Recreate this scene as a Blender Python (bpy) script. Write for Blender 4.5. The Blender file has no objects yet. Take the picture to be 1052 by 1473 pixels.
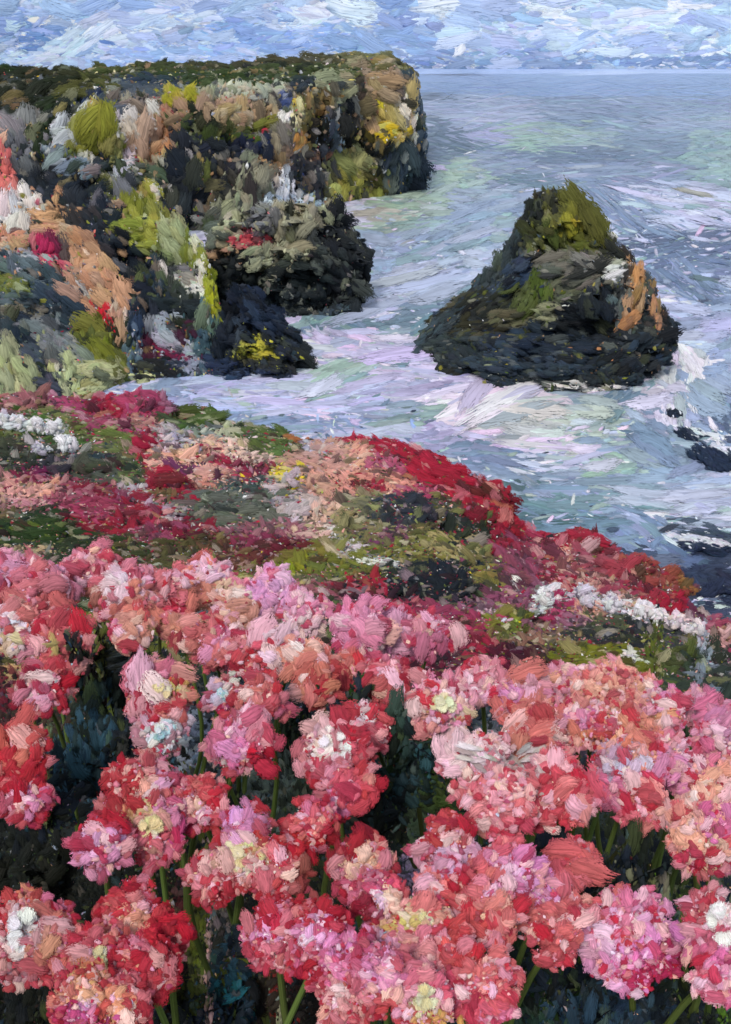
import bpy, math, random
import numpy as np
from mathutils import Vector, noise as mnoise
from mathutils.bvhtree import BVHTree
random.seed(7); RNG = np.random.default_rng(7)
R = math.radians
scene = bpy.context.scene
COL = scene.collection

# ------------------------------------------------------------------ camera, sky, sun, exposure
FW, FH = 1052.0, 1473.0
PITCH = R(26.7); FPX = 1275.6; CAMZ = 25.0
cam_d = bpy.data.cameras.new('camera'); cam = bpy.data.objects.new('camera', cam_d); COL.objects.link(cam)
cam.location = (0, 0, CAMZ); cam.rotation_euler = (R(90) - PITCH, 0, 0)
cam_d.sensor_fit = 'VERTICAL'; cam_d.sensor_height = 24.0; cam_d.sensor_width = 24.0
cam_d.lens = 24.0 * FPX / FH
cam_d.clip_start = 0.05; cam_d.clip_end = 40000
scene.camera = cam
SUN_EL, SUN_AZ = R(52), R(205)          # azimuth from north (+Y), clockwise: behind and to the left
world = bpy.data.worlds.new('World'); scene.world = world; world.use_nodes = True
wn = world.node_tree; wn.nodes.clear()
wo = wn.nodes.new('ShaderNodeOutputWorld'); wb = wn.nodes.new('ShaderNodeBackground')
sky = wn.nodes.new('ShaderNodeTexSky'); sky.sky_type = 'NISHITA'; sky.sun_disc = False
sky.sun_elevation = SUN_EL; sky.sun_rotation = SUN_AZ; sky.air_density = 1.0; sky.dust_density = 2.0
wb.inputs['Strength'].default_value = 0.13
tcw = wn.nodes.new('ShaderNodeTexCoord'); mpw = wn.nodes.new('ShaderNodeMapping'); mpw.inputs['Scale'].default_value = (1, 1, 3.2)
nzw = wn.nodes.new('ShaderNodeTexNoise'); nzw.inputs['Scale'].default_value = 3.0; nzw.inputs['Detail'].default_value = 7; nzw.inputs['Distortion'].default_value = 0.6
wn.links.new(tcw.outputs['Generated'], mpw.inputs[0]); wn.links.new(mpw.outputs[0], nzw.inputs['Vector'])
rpw = wn.nodes.new('ShaderNodeValToRGB'); rpw.color_ramp.elements[0].position = .38; rpw.color_ramp.elements[0].color = (.46, .55, .70, 1); rpw.color_ramp.elements[1].position = .64; rpw.color_ramp.elements[1].color = (.88, .88, .88, 1)
wn.links.new(nzw.outputs[0], rpw.inputs[0])
scw = wn.nodes.new('ShaderNodeVectorMath'); scw.operation = 'SCALE'; scw.inputs['Scale'].default_value = 5.5; wn.links.new(rpw.outputs[0], scw.inputs[0])
mxw = wn.nodes.new('ShaderNodeMix'); mxw.data_type = 'RGBA'; mxw.inputs[0].default_value = 0.75      # a broken layer of cloud over the clear sky
wn.links.new(sky.outputs[0], mxw.inputs[6]); wn.links.new(scw.outputs[0], mxw.inputs[7]); wn.links.new(mxw.outputs[2], wb.inputs['Color']); wn.links.new(wb.outputs[0], wo.inputs[0])
sun_d = bpy.data.lights.new('sun', 'SUN'); sun_d.energy = 1.5; sun_d.angle = R(12); sun_d.color = (1.0, 0.95, 0.87)
sun = bpy.data.objects.new('sun', sun_d); COL.objects.link(sun)
sv = Vector((math.sin(SUN_AZ) * math.cos(SUN_EL), math.cos(SUN_AZ) * math.cos(SUN_EL), math.sin(SUN_EL)))
sun.rotation_euler = sv.to_track_quat('Z', 'Y').to_euler()
scene.view_settings.view_transform = 'Standard'; scene.view_settings.look = 'None'
scene.view_settings.exposure = 0.42; scene.view_settings.gamma = 1.0
scene.view_settings.use_curve_mapping = False
try:
    scene.cycles.max_bounces = 4; scene.cycles.diffuse_bounces = 2; scene.cycles.transparent_max_bounces = 12
except Exception: pass

# ------------------------------------------------------------------ helpers
CP, SP = math.cos(PITCH), math.sin(PITCH)
CAMP = np.array([0, 0, CAMZ])
def rays(px, py):
    a = (np.asarray(px, float) - FW / 2) / FPX; b = -(np.asarray(py, float) - FH / 2) / FPX
    d = np.stack([a, CP + b * SP, -SP + b * CP], -1)
    return d / np.linalg.norm(d, axis=-1, keepdims=True)
def project(P):
    q = np.asarray(P, float) - CAMP
    dep = q[..., 1] * CP - q[..., 2] * SP; up = q[..., 1] * SP + q[..., 2] * CP
    dep = np.maximum(dep, 1e-3)
    return FW / 2 + FPX * q[..., 0] / dep, FH / 2 - FPX * up / dep
def tdep(py):                                       # tangent of the angle below the horizon for an image row
    return math.tan(PITCH + math.atan((py - FH / 2) / FPX))
def col_x(u, y, z):                                 # world x of a column u at distance y, height z
    return (u - FW / 2) / FPX * (y * CP - (z - CAMZ) * SP)
def srgb(h):
    h = h.lstrip('#'); c = np.array([int(h[i:i + 2], 16) for i in (0, 2, 4)]) / 255.0
    return np.where(c <= 0.04045, c / 12.92, ((c + 0.055) / 1.055) ** 2.4)
def lerp_tab(tab, u):
    xs = [t[0] for t in tab]
    return [float(np.interp(u, xs, [t[i] for t in tab])) for i in range(1, len(tab[0]))]
def tag(o, label=None, cat=None, group=None, kind=None):
    if label: o['label'] = label
    if cat: o['category'] = cat
    if group: o['group'] = group
    if kind: o['kind'] = kind
    return o
def mk_mesh(name, V, F, mat, parent=None, smooth=True, col=None, uv=None, sz=None):
    V = np.asarray(V, np.float32); F = np.asarray(F, np.int32)
    me = bpy.data.meshes.new(name); n, k = len(F), F.shape[1]
    me.vertices.add(len(V)); me.vertices.foreach_set('co', V.ravel())
    me.loops.add(n * k); me.loops.foreach_set('vertex_index', F.ravel())
    me.polygons.add(n); me.polygons.foreach_set('loop_start', np.arange(0, n * k, k, dtype=np.int32))
    me.update(calc_edges=True)
    me.polygons.foreach_set('use_smooth', np.full(n, smooth, bool))
    if col is not None:
        a = me.attributes.new('Col', 'FLOAT_COLOR', 'POINT')
        a.data.foreach_set('color', np.concatenate([col, np.ones((len(col), 1))], 1).astype(np.float32).ravel())
    if sz is not None:
        me.attributes.new('sz', 'FLOAT', 'POINT').data.foreach_set('value', np.asarray(sz, np.float32))
    if uv is not None:
        me.uv_layers.new(name='UVMap').data.foreach_set('uv', np.asarray(uv, np.float32)[F.ravel()].ravel())
    me.materials.append(mat)
    o = bpy.data.objects.new(name, me); COL.objects.link(o)
    if parent: o.parent = parent
    return o
def empty(name, loc):
    o = bpy.data.objects.new(name, None); COL.objects.link(o); o.location = loc; o.empty_display_size = 0.1
    return o

# ------------------------------------------------------------------ materials
def nd(nt, t, **kw):
    n = nt.nodes.new(t)
    for k, v in kw.items(): setattr(n, k, v)
    return n
def paint_material(name, source='attr', rough=0.5, ragged=0.0, spec=0.35, streak=0.30, bump=0.10):
    """thick pigment: bristle streaks along each dab, ragged dry edges"""
    m = bpy.data.materials.new(name); m.use_nodes = True; nt = m.node_tree; nt.nodes.clear(); L = nt.links.new
    out = nd(nt, 'ShaderNodeOutputMaterial'); bs = nd(nt, 'ShaderNodeBsdfPrincipled')
    uv = nd(nt, 'ShaderNodeUVMap'); uv.uv_map = 'UVMap'
    mp = nd(nt, 'ShaderNodeMapping'); mp.inputs['Scale'].default_value = (1.6, 9.0, 1)
    L(uv.outputs[0], mp.inputs[0])
    nz = nd(nt, 'ShaderNodeTexNoise'); nz.inputs['Scale'].default_value = 1.0; nz.inputs['Detail'].default_value = 4; nz.inputs['Distortion'].default_value = 0.5
    nz.inputs['Roughness'].default_value = 0.6
    L(mp.outputs[0], nz.inputs['Vector'])
    if source == 'attr':
        src = nd(nt, 'ShaderNodeAttribute'); src.attribute_name = 'Col'; c = src.outputs['Color']
    else:
        src = nd(nt, 'ShaderNodeObjectInfo'); c = src.outputs['Color']
    mr = nd(nt, 'ShaderNodeMapRange'); mr.inputs[1].default_value = 0.3; mr.inputs[2].default_value = 0.7
    mr.inputs[3].default_value = 1 - streak; mr.inputs[4].default_value = 1 + streak
    L(nz.outputs[0], mr.inputs[0])
    mul = nd(nt, 'ShaderNodeVectorMath', operation='MULTIPLY'); L(c, mul.inputs[0])
    cb = nd(nt, 'ShaderNodeCombineXYZ')
    for i in range(3): L(mr.outputs[0], cb.inputs[i])
    L(cb.outputs[0], mul.inputs[1]); L(mul.outputs[0], bs.inputs['Base Color'])
    bs.inputs['Roughness'].default_value = rough; bs.inputs['Specular IOR Level'].default_value = spec
    bp = nd(nt, 'ShaderNodeBump'); bp.inputs['Strength'].default_value = 1.0
    if source == 'attr':
        sa = nd(nt, 'ShaderNodeAttribute'); sa.attribute_name = 'sz'
        mm = nd(nt, 'ShaderNodeMath', operation='MULTIPLY'); mm.inputs[1].default_value = bump
        L(sa.outputs['Fac'], mm.inputs[0]); L(mm.outputs[0], bp.inputs['Distance'])
    else:
        bp.inputs['Distance'].default_value = 0.003
    L(nz.outputs[0], bp.inputs['Height']); L(bp.outputs[0], bs.inputs['Normal'])
    if ragged > 0:
        sx = nd(nt, 'ShaderNodeSeparateXYZ'); L(uv.outputs[0], sx.inputs[0])
        # integer part of the uv picks the dab, the fraction is the place inside it
        def edge(o):
            f = nd(nt, 'ShaderNodeMath', operation='FRACT'); L(o, f.inputs[0])
            s = nd(nt, 'ShaderNodeMath', operation='SUBTRACT'); L(f.outputs[0], s.inputs[0]); s.inputs[1].default_value = 0.5
            a = nd(nt, 'ShaderNodeMath', operation='ABSOLUTE'); L(s.outputs[0], a.inputs[0])
            return a.outputs[0]
        mx = nd(nt, 'ShaderNodeMath', operation='MAXIMUM'); L(edge(sx.outputs[0]), mx.inputs[0]); L(edge(sx.outputs[1]), mx.inputs[1])
        n2 = nd(nt, 'ShaderNodeTexNoise'); n2.inputs['Scale'].default_value = 1.0; n2.inputs['Detail'].default_value = 5; n2.inputs['Roughness'].default_value = 0.75
        m2 = nd(nt, 'ShaderNodeMapping'); m2.inputs['Scale'].default_value = (8, 15, 1); m2.inputs['Location'].default_value = (3.3, 7.7, 0)
        L(uv.outputs[0], m2.inputs[0])
        if source == 'obj':
            va = nd(nt, 'ShaderNodeVectorMath', operation='ADD'); L(m2.outputs[0], va.inputs[0]); ml = nd(nt, 'ShaderNodeMath', operation='MULTIPLY'); L(src.outputs['Random'], ml.inputs[0]); ml.inputs[1].default_value = 90.0
            L(ml.outputs[0], va.inputs[1]); L(va.outputs[0], n2.inputs['Vector'])
        else: L(m2.outputs[0], n2.inputs['Vector'])
        ad = nd(nt, 'ShaderNodeMath', operation='MULTIPLY_ADD'); L(n2.outputs[0], ad.inputs[0]); ad.inputs[1].default_value = ragged; L(mx.outputs[0], ad.inputs[2])
        lt = nd(nt, 'ShaderNodeMath', operation='LESS_THAN'); L(ad.outputs[0], lt.inputs[0]); lt.inputs[1].default_value = 0.40 + ragged * 0.5
        L(lt.outputs[0], bs.inputs['Alpha'])
    L(bs.outputs[0], out.inputs[0])
    return m
def base_material(name, rough=0.8, scale=1.0, bump=0.3, mixcol=(0.05, 0.06, 0.05), amount=0.35, spec=0.3):
    """solid body under the dabs: its own mottled colour with noise relief"""
    m = bpy.data.materials.new(name); m.use_nodes = True; nt = m.node_tree; L = nt.links.new
    bs = nt.nodes['Principled BSDF']; tc = nd(nt, 'ShaderNodeTexCoord')
    nz = nd(nt, 'ShaderNodeTexNoise'); nz.inputs['Scale'].default_value = scale; nz.inputs['Detail'].default_value = 8; nz.inputs['Roughness'].default_value = 0.7
    L(tc.outputs['Object'], nz.inputs['Vector'])
    at = nd(nt, 'ShaderNodeAttribute'); at.attribute_name = 'Col'
    mr = nd(nt, 'ShaderNodeMapRange'); mr.inputs[1].default_value = 0.42; mr.inputs[2].default_value = 0.62; mr.inputs[3].default_value = 0; mr.inputs[4].default_value = amount
    L(nz.outputs[0], mr.inputs[0])
    mx = nd(nt, 'ShaderNodeMix', data_type='RGBA'); L(mr.outputs[0], mx.inputs[0]); L(at.outputs['Color'], mx.inputs[6]); mx.inputs[7].default_value = (*mixcol, 1)
    L(mx.outputs[2], bs.inputs['Base Color']); bs.inputs['Roughness'].default_value = rough; bs.inputs['Specular IOR Level'].default_value = spec
    bp = nd(nt, 'ShaderNodeBump'); bp.inputs['Distance'].default_value = bump; bp.inputs['Strength'].default_value = 0.8
    L(nz.outputs[0], bp.inputs['Height']); L(bp.outputs[0], bs.inputs['Normal'])
    return m
M_PAINT = paint_material('pigment', ragged=1.7, streak=0.36, spec=0.15, rough=0.6)
M_SEA = paint_material('sea_pigment', ragged=2.2, rough=0.42, spec=0.4, streak=0.2, bump=0.08)
M_SKY = paint_material('cloud_pigment', ragged=2.4, rough=0.9, spec=0.0, streak=0.10, bump=0.05)
M_PETAL = paint_material('petal', source='obj', rough=0.55, streak=0.25, spec=0.2, ragged=1.5)
M_LEAF = paint_material('leaf', source='obj', rough=0.55, streak=0.3, spec=0.2)
M_ROCK = base_material('rock', scale=0.5, bump=0.5, mixcol=(0.02, 0.025, 0.035))
M_SOIL = base_material('soil', scale=6.0, bump=0.03, mixcol=(0.015, 0.02, 0.012), amount=0.8)
M_FOLI = base_material('foliage', scale=12.0, bump=0.02, mixcol=(0.02, 0.03, 0.012), amount=0.5)
M_BLOOM = base_material('bloom_body', scale=60.0, bump=0.004, mixcol=(0.35, 0.03, 0.06), amount=0.5)
M_WATER = base_material('sea_water', scale=0.15, bump=0.25, mixcol=(0.2, 0.24, 0.36), amount=0.5, rough=0.35)
# ------------------------------------------------------------------ pigment tables: where each colour of rock, moss, water and blossom lies, with cliff shading and dark recesses painted in
# x y rx ry rot colour [direction of the brush marks]
SKY = """
526 -40 400 60 0 b4c2de|100 20 80 25 0 b9c4de|60 40 30 12 0 7d97c8|60 58 40 8 0 6d89bd|130 50 50 14 -30 dfe4ee|155 62 40 8 0 d0d8ea|240 20 60 18 0 cdd4e4|330 45 50 12 0 8aa3cf
400 15 40 12 0 7f95c4|470 15 60 14 0 e4e6ec|450 30 40 8 -10 dde0e8|470 45 50 8 0 93aad4|560 45 50 16 0 94a8ce|590 15 30 16 0 8a9fc8|620 10 25 10 0 e6ecf4|600 62 70 12 10 94a8cc
583 75 8 8 0 d5deee|700 50 60 16 0 b9c6de|740 40 40 10 0 c8d2e4|790 15 30 14 0 eef0f4|860 8 40 10 0 c0cce2|830 55 40 14 0 c8d2e4|930 30 50 18 0 d8e0ec|970 15 35 12 0 f2f3f3
900 60 70 12 0 a9bad8|1020 40 40 20 0 b0c0dc|1035 65 20 8 0 dfe6ee|950 80 22 3 0 e8ebee|920 92 120 9 0 8195ba|720 80 80 12 0 8fa3c6|660 68 12 6 -50 f2f3f3|640 100 50 8 0 6f84ab
1000 105 60 12 0 8fa5ca|200 75 80 8 0 a3b6dc|0 30 30 30 0 9ab0d6|300 70 80 8 0 a9badc|20 82 40 6 0 ccd6e8|400 60 60 8 0 8ca4d2|300 10 50 14 0 a8b8d8|180 8 50 12 0 9cb0d8|700 15 40 16 0 a8bad8
"""
SEA = """
760 99 140 6 0 a6b8d8|980 99 140 6 0 b0c0dc|870 105 60 4 0 bccae2|660 100 40 6 0 94a8cc|
480 505 70 16 0 d4cae4|600 530 60 12 5 cfc8e2|390 565 70 10 0 c8cae6|560 425 30 14 0 b8c4d8|720 578 60 24 -25 f4d6ee|655 565 40 12 -10 e6d4e8|800 605 56 16 5 c4d4ca|980 520 26 30 60 f6f4f6|1000 560 14 20 60 eceaf2|880 560 20 8 -30 c8d0e0|640 620 60 10 0 bcbcd6|
905 112 250 8 0 8ea3c4|690 112 90 6 0 8598bc|340 418 16 9 20 b4c0de|470 262 26 12 -20 d4cade|425 300 30 7 0 dfe4ea|455 297 16 5 0 e6eaee|605 282 26 5 -25 cfc4de|545 452 18 5 0 d6d2e4|455 528 22 6 -15 d2d8e4|470 520 14 4 0 ecebf0
735 556 44 7 5 f0d8ea|690 540 36 6 0 dcd4e8|760 548 26 4 8 f2eef2|900 545 26 5 -30 dde0e6|925 520 14 6 -40 eeeef0|640 512 30 4 0 dcd6e8|960 505 12 5 -40 e8e4ea|590 500 24 5 10 ddcfe4|710 600 24 10 -40 f2cdea|955 545 16 10 60 f0ecf0
700 128 120 10 0 7f94b6|900 128 200 10 0 8ba0c2|670 108 50 2 0 46526c|640 140 30 10 0 49576c|680 150 80 16 0 98a4c2|620 185 28 18 0 56687c|650 205 40 10 15 466070|640 230 25 12 0 5f7488
720 165 70 18 0 a9aeca|850 160 100 22 0 8093b0|980 150 100 12 0 8da0be|1000 175 80 12 0 9cabc6|790 190 40 12 0 9cb4a4|770 210 25 8 0 a2c4a8|840 197 30 10 0 9cb4ae|710 195 30 10 0 aaa5cf
850 222 110 14 0 62768f|930 215 60 16 0 7b90a8|1030 235 30 30 0 98b6ac|1002 271 10 7 0 c8c096|900 250 90 20 0 8492b2|1000 290 60 22 10 bfc4dc|720 235 50 14 0 8c9ab5|770 262 60 10 0 66828f
700 290 50 25 0 9eabc3|660 250 28 18 0 acc6ac|625 275 30 14 -20 a8c2ae|590 295 45 20 0 a9bca8|570 305 40 14 0 bab4aa|500 290 35 16 0 ccc3de|480 265 30 14 0 a6b0d0|600 262 30 5 -30 c8bede
570 262 35 9 0 8295a8|450 285 20 16 0 bfbde0|880 290 60 12 38 7e93b6|930 325 45 10 25 8396b8|1000 340 60 9 -8 46577a|985 362 45 9 -12 56688c|1030 385 40 12 0 64779a|940 300 40 8 30 94a6c6
990 395 40 12 40 8396b8|1000 420 40 10 35 5f7396|1000 470 45 30 0 a9b5d4|985 470 12 30 100 56688a|1035 500 25 25 0 9eacd0|955 522 22 14 -20 e4d8e8|985 535 10 28 100 e4e6e2|965 560 25 20 0 d6cde0
975 590 14 22 80 dad4e2|930 490 10 20 100 6f84a0|660 330 60 30 -20 95a6bd|640 360 60 20 -20 8fabb8|600 400 60 25 -15 abb5d0|650 420 45 14 -25 7a97a6|600 440 60 12 -10 7590a0|560 390 30 35 0 9ba8c8
690 380 14 20 0 aebcd2|625 462 30 10 -35 6c8898|740 300 30 12 10 7488a8|720 320 20 14 0 9cb2b0|455 440 28 18 -20 9dbcb2|430 430 50 12 0 b9bedd|480 428 40 10 -10 a9b2d2|490 468 40 9 0 6f8898|545 468 50 10 0 6f8a98
505 498 35 12 15 dcc2dc|560 502 50 9 0 c2b9d8|500 532 45 14 -20 abc2b4|535 515 30 10 -10 aec0b6|460 490 25 16 20 c6bedc|620 520 60 14 0 b8b5d8|580 545 50 14 0 bcb1d0|650 555 50 10 0 9aa2c0|700 535 60 10 0 b2b4d0
350 557 80 10 0 b6bde0|300 572 60 10 0 adb5dc|420 577 80 10 0 bcbce0|330 597 60 8 0 9aa8cc|440 600 80 8 0 8799be|230 555 30 14 0 8e98b8|250 580 22 14 0 a3a3c8|540 590 50 10 0 a3a8c4|450 585 20 8 0 e0c8e0
700 585 32 22 -50 eac2e4|725 560 40 14 -20 ecc9e6|690 610 25 12 0 e4c4e0|775 568 35 12 15 e2cde2|790 600 55 18 0 bac6bc|845 622 45 14 0 b6c8b8|760 612 30 12 0 bcc6bc|770 642 50 9 0 d6c6de|870 600 45 6 -15 a7c4b0
890 670 28 12 0 aac4b0|640 640 36 16 0 a9aac8|622 625 22 20 0 b49fc8|600 598 30 10 -10 8ba49c|700 652 50 14 0 7386a4|745 672 40 10 15 8496b4|790 662 50 9 0 c0c4d6|820 690 70 12 0 93a4bc|830 570 50 12 0 8fa5b4|895 575 35 18 -35 6f889c
930 620 36 30 30 8498b4|960 670 50 22 0 93a4c2|880 640 30 12 0 a4b0cc|1000 720 60 14 0 b1bcd2|960 736 25 5 0 e8eaea|830 725 60 10 0 7d9aa6|780 722 36 12 10 6f919a|790 746 50 8 0 4f7076|757 700 16 16 30 567478|870 745 60 12 0 7b99b0
935 762 40 16 30 8096b8|1010 570 36 40 30 8fa1c4|1025 632 25 6 20 e4e6ec|968 595 7 6 60 1b283a|987 625 14 6 40 16243a|1018 655 28 7 42 22324c|1045 672 16 10 30 1a2a44|1040 600 20 14 40 4c5f80|1010 690 40 10 0 a9b6d0
1020 765 40 10 10 3c4a5c|1010 778 32 5 10 e2dee6|1015 792 40 8 5 1a2844|1005 830 50 30 0 323e5a|975 805 25 12 30 6274a0|1035 850 25 20 0 28304a|1000 850 14 10 0 30364c
"""
HEAD = """
40 108 50 12 -10 20281a -15|100 105 60 9 0 30351f|20 98 18 7 0 1f3412|60 96 25 6 0 60654a|160 100 60 8 0 4d5432|230 93 60 8 0 3b4527|330 90 90 8 0 3e402e|430 85 90 8 0 484632|520 80 60 7 0 6f7050|560 86 30 8 0 5d5c3c|300 113 80 7 0 2f4020|420 101 90 7 0 3e4a2a
210 117 45 7 0 2f3e50|120 125 40 12 0 57582c|60 130 60 14 -20 20261a -20|30 152 40 12 -10 1b2315 -15|90 155 20 18 0 22301a -50|480 108 50 6 0 4f5a35|560 98 30 7 0 5c5c38|25 178 28 20 0 807f80 65|30 210 22 20 0 6e7074 80|50 235 18 16 0 56595b 75|60 190 18 26 20 1a2810 110|5 240 8 35 0 dd736c 90|8 290 28 22 0 cfcfd2 80
14 285 5 8 0 b8304a|60 290 35 12 10 b58d68 10|112 152 14 8 -20 2b3858 100|133 147 14 8 -15 212e4b 100|100 170 18 12 -30 c2c2c4 130|88 190 13 18 30 b2b4b8 125|75 215 14 18 30 96a0aa 130|50 248 16 7 20 d0cec8 40|140 190 28 22 0 7d7f2c 90|130 212 30 10 0 6c7026|160 200 16 22 0 8a8a50 90|136 211 5 6 0 eee8c4
136 159 7 5 0 a83030|178 172 14 14 30 d0cccc 120|182 192 12 8 0 bbafae|165 150 18 13 0 4a5560|185 130 30 13 0 4b5560 20|200 150 12 8 0 7c6f68|210 164 10 8 0 c0bdb8|242 164 6 5 0 b81c40|250 158 22 10 0 9e7f66|215 205 26 18 0 ab8b72|240 185 10 13 0 90603f|228 222 12 9 0 bb7e56|198 228 5 5 0 982028
188 225 9 7 0 d0bcc0|270 141 20 8 0 96912a|300 135 22 7 0 93967e|320 152 35 9 0 a98d76|350 130 36 6 0 b1b2a0|350 162 45 10 0 9f886a|390 145 12 8 0 6f6a60|295 165 15 20 0 1e2518|265 180 16 11 0 3c4a2a|310 190 38 10 0 36421c|385 178 22 9 -20 74762a|340 200 30 6 0 4b5a20|265 215 22 28 0 1b222e 90|290 240 12 20 0 60642e 90|265 260 22 25 0 20252a
320 225 28 22 0 1f2530|352 210 18 14 0 161d33|382 208 12 16 0 15203a|335 262 28 18 0 2e2e2c|350 245 18 12 0 403a38|400 192 24 18 0 736d62 70|400 215 18 15 0 746858 60|393 236 20 8 -15 aa845c -30|380 192 4 6 0 b82048|408 148 9 10 0 4b5a8c 120|426 158 9 10 0 f2dca4|430 168 10 7 0 f4d4a4|413 168 7 9 0 ece6e0 110|423 150 4 6 0 ecc452
440 120 20 10 -20 24303a -20|455 143 20 12 0 8e7d52|461 148 11 9 0 c49d64|482 116 22 12 0 8f927a|495 132 18 14 0 88896c|440 172 9 18 0 6b6338|434 200 6 9 0 b88442|515 135 12 24 0 38322e|500 160 18 16 0 2b2c2e|480 180 12 22 0 3e4a55 95|465 202 14 22 0 10120f 80|450 185 11 13 0 2a2620|491 200 5 14 0 8496a3 85|505 192 9 18 0 0f100c|522 205 25 8 0 1a1a10|545 215 18 9 0 15150f
540 122 22 22 0 8e7a64|533 150 18 22 0 9e8162|560 115 8 7 0 d8c9c4|560 160 22 18 0 a9955e|547 152 5 20 -15 c8b42c 70|565 190 20 9 -10 ceae26 -15|578 200 10 5 0 cdb462|580 158 7 18 -15 d8ccbc 70|591 188 5 13 0 e0d8d0 95|573 130 9 16 0 6a6258 70|595 118 7 26 -20 34434f 70|608 150 9 35 0 3f5062 85|575 225 22 18 0 33404a 85|590 245 14 14 0 2b3844 85|540 226 10 7 0 5a564e
500 230 20 14 0 7a7c52 60|515 245 14 15 0 8e8c40 90|500 256 10 8 0 84803a|530 255 12 10 0 4d4a28|470 215 12 11 0 3d434a|440 235 26 14 0 3c3c40|455 225 14 6 0 755542|430 256 18 9 0 353b42|412 246 5 13 20 e6e9ea 105|405 274 6 18 10 e4eaec 105|400 291 15 5 0 cad8e0|396 300 10 3 0 2a3a3a|356 270 14 28 5 7e806a 97|340 290 12 25 10 8c8d72 100
80 255 32 16 0 1b222a|110 243 16 7 0 7a8a94 -20|124 226 7 5 0 dad6ca|105 260 13 11 0 17181a|120 280 36 18 0 1c2632|150 235 10 28 0 2e3640|145 212 5 25 0 4f5540 90|165 238 18 6 0 1e2a18|180 260 14 18 0 b0b3bc 60|155 265 12 18 0 6a6e38 90|200 248 20 8 10 3c4834 15|230 240 16 18 0 5a6752 55|224 270 18 3 40 e0decc|245 285 18 14 0 262c30|200 290 18 22 0 6f7626 80|220 300 12 18 0 8e8e42 60|170 300 16 7 0 907860|160 315 16 9 0 2e3438
"""
NEAR = """
5 240 8 35 0 dd736c 90|50 235 18 16 0 56595b 75|80 255 32 12 0 1b222a|120 280 36 14 0 1c2632|70 315 30 12 0 bc906a 5|40 337 25 9 0 c49d7e 0|10 345 12 12 0 bd9172|120 365 24 20 20 bf9372 50|150 410 32 22 30 bd906e 50|172 440 12 26 0 b9927a 80|108 400 12 28 -45 bb937a 50|180 455 5 20 0 d5c0ae 90|10 312 30 16 0 dad8d4 80|14 339 14 6 -15 c0264a
60 350 15 14 0 a82850 80|76 364 12 9 0 ce3a62 30|56 340 9 6 0 8a2a4a|86 348 7 10 0 2a2e34|44 350 5 12 0 25282a 90|92 380 14 6 30 c65a6a|120 412 24 5 50 c6c6ca|140 433 5 8 0 b81030 80|153 458 5 14 -20 c01c30 80|155 435 4 4 0 f0e0d8|30 366 22 7 20 9aa0a4 20|45 388 35 14 20 55656f 30|80 402 20 14 30 3b4a55 40|15 410 28 9 10 76803a 20|30 430 30 12 0 55666e 5|80 450 26 18 40 33424f 45
100 472 22 16 40 2f3e48 45|40 447 25 8 0 7e7869 0|20 480 25 16 0 1c2a38|70 482 26 10 40 72777a 40|100 494 26 9 40 787e80 40|50 512 24 10 20 4a5560|25 540 16 28 -10 9ea27a 70|42 552 14 18 0 929672 70|70 540 13 26 0 3e4450|65 562 20 12 0 4b4858|130 478 22 18 0 6e7230 60|150 502 26 22 0 6d7122 60|122 468 18 12 0 57622e|168 530 12 16 0 5a6030 60|95 518 11 26 15 b2b78a 80|135 534 28 9 0 aeb384 0|150 556 20 9 0 a1a57a -20
128 548 28 3 -10 3a4240|110 530 14 8 0 9a9e78|135 330 32 22 0 14202c|170 360 32 22 30 141c28|160 342 22 8 0 3a4048|200 385 22 18 0 111a26|222 400 14 28 0 2b3b48 90|190 450 12 28 0 22344a 90|190 502 9 25 0 566a7e 90|210 440 14 20 0 1c2430|190 332 20 11 10 7c8134 15|212 350 22 12 15 868c38 15|215 325 16 18 0 91943f 50|240 340 13 28 -25 9fa67e 60|236 366 14 12 0 919870
270 360 9 20 -25 717a30 65|280 350 6 24 -25 c2c5a8 65|262 408 20 5 25 d6d5cb|291 390 5 25 -15 dddbd2 75|301 412 6 28 -10 868c22 80|305 436 5 12 0 9c9e20 85|286 370 7 12 -20 7d8230 65|258 390 14 9 20 6e7070|255 422 24 12 0 39423c|240 440 30 12 0 202a2e 10|255 470 28 8 0 2a2e30 10|230 474 10 18 20 929aa6 70|250 494 24 7 30 a2a6b4|215 497 11 13 0 40142a 70|240 506 22 5 22 7a143c
265 516 14 5 10 6a1840|268 476 13 9 0 40182e|275 522 14 6 0 828798|300 475 14 26 0 4c6a74 90|290 505 14 16 0 38505a 90|225 531 22 8 0 181a1c 10|252 522 20 7 0 1a2436 10|320 520 10 20 0 22304a 5
"""
SHELF = """
315 325 18 20 0 a6a88a 0|335 302 10 14 0 8c8d72 95|300 342 12 18 0 5f6560|305 366 22 7 0 ad8a70|365 346 26 6 0 b03c4a 0|358 337 7 4 0 d06c78|385 317 16 14 0 6b6c70|420 318 23 18 0 918e76 80|442 308 18 16 0 908b72 70|408 350 18 22 -10 939078 100|432 348 14 20 0 85826c|380 375 14 10 -20 939478|386 396 5 11 0 a8a78e 90
320 377 28 13 0 131a1e|310 402 20 18 0 161c22|347 386 14 12 0 161c1e|372 402 28 14 0 1d2524|430 392 38 22 0 262e2e 10|462 372 16 20 0 39403e 40|480 340 26 22 0 1d2226 40|502 370 28 28 0 23282c 60|512 402 18 30 0 20262a 80|488 425 16 14 0 262b2e|457 373 4 6 0 e9e5d6|424 340 5 3 -20 eae6de|490 445 12 8 0 3c4a54|360 430 30 14 0 1f2a30|430 425 40 10 0 20282c
"""
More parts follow.
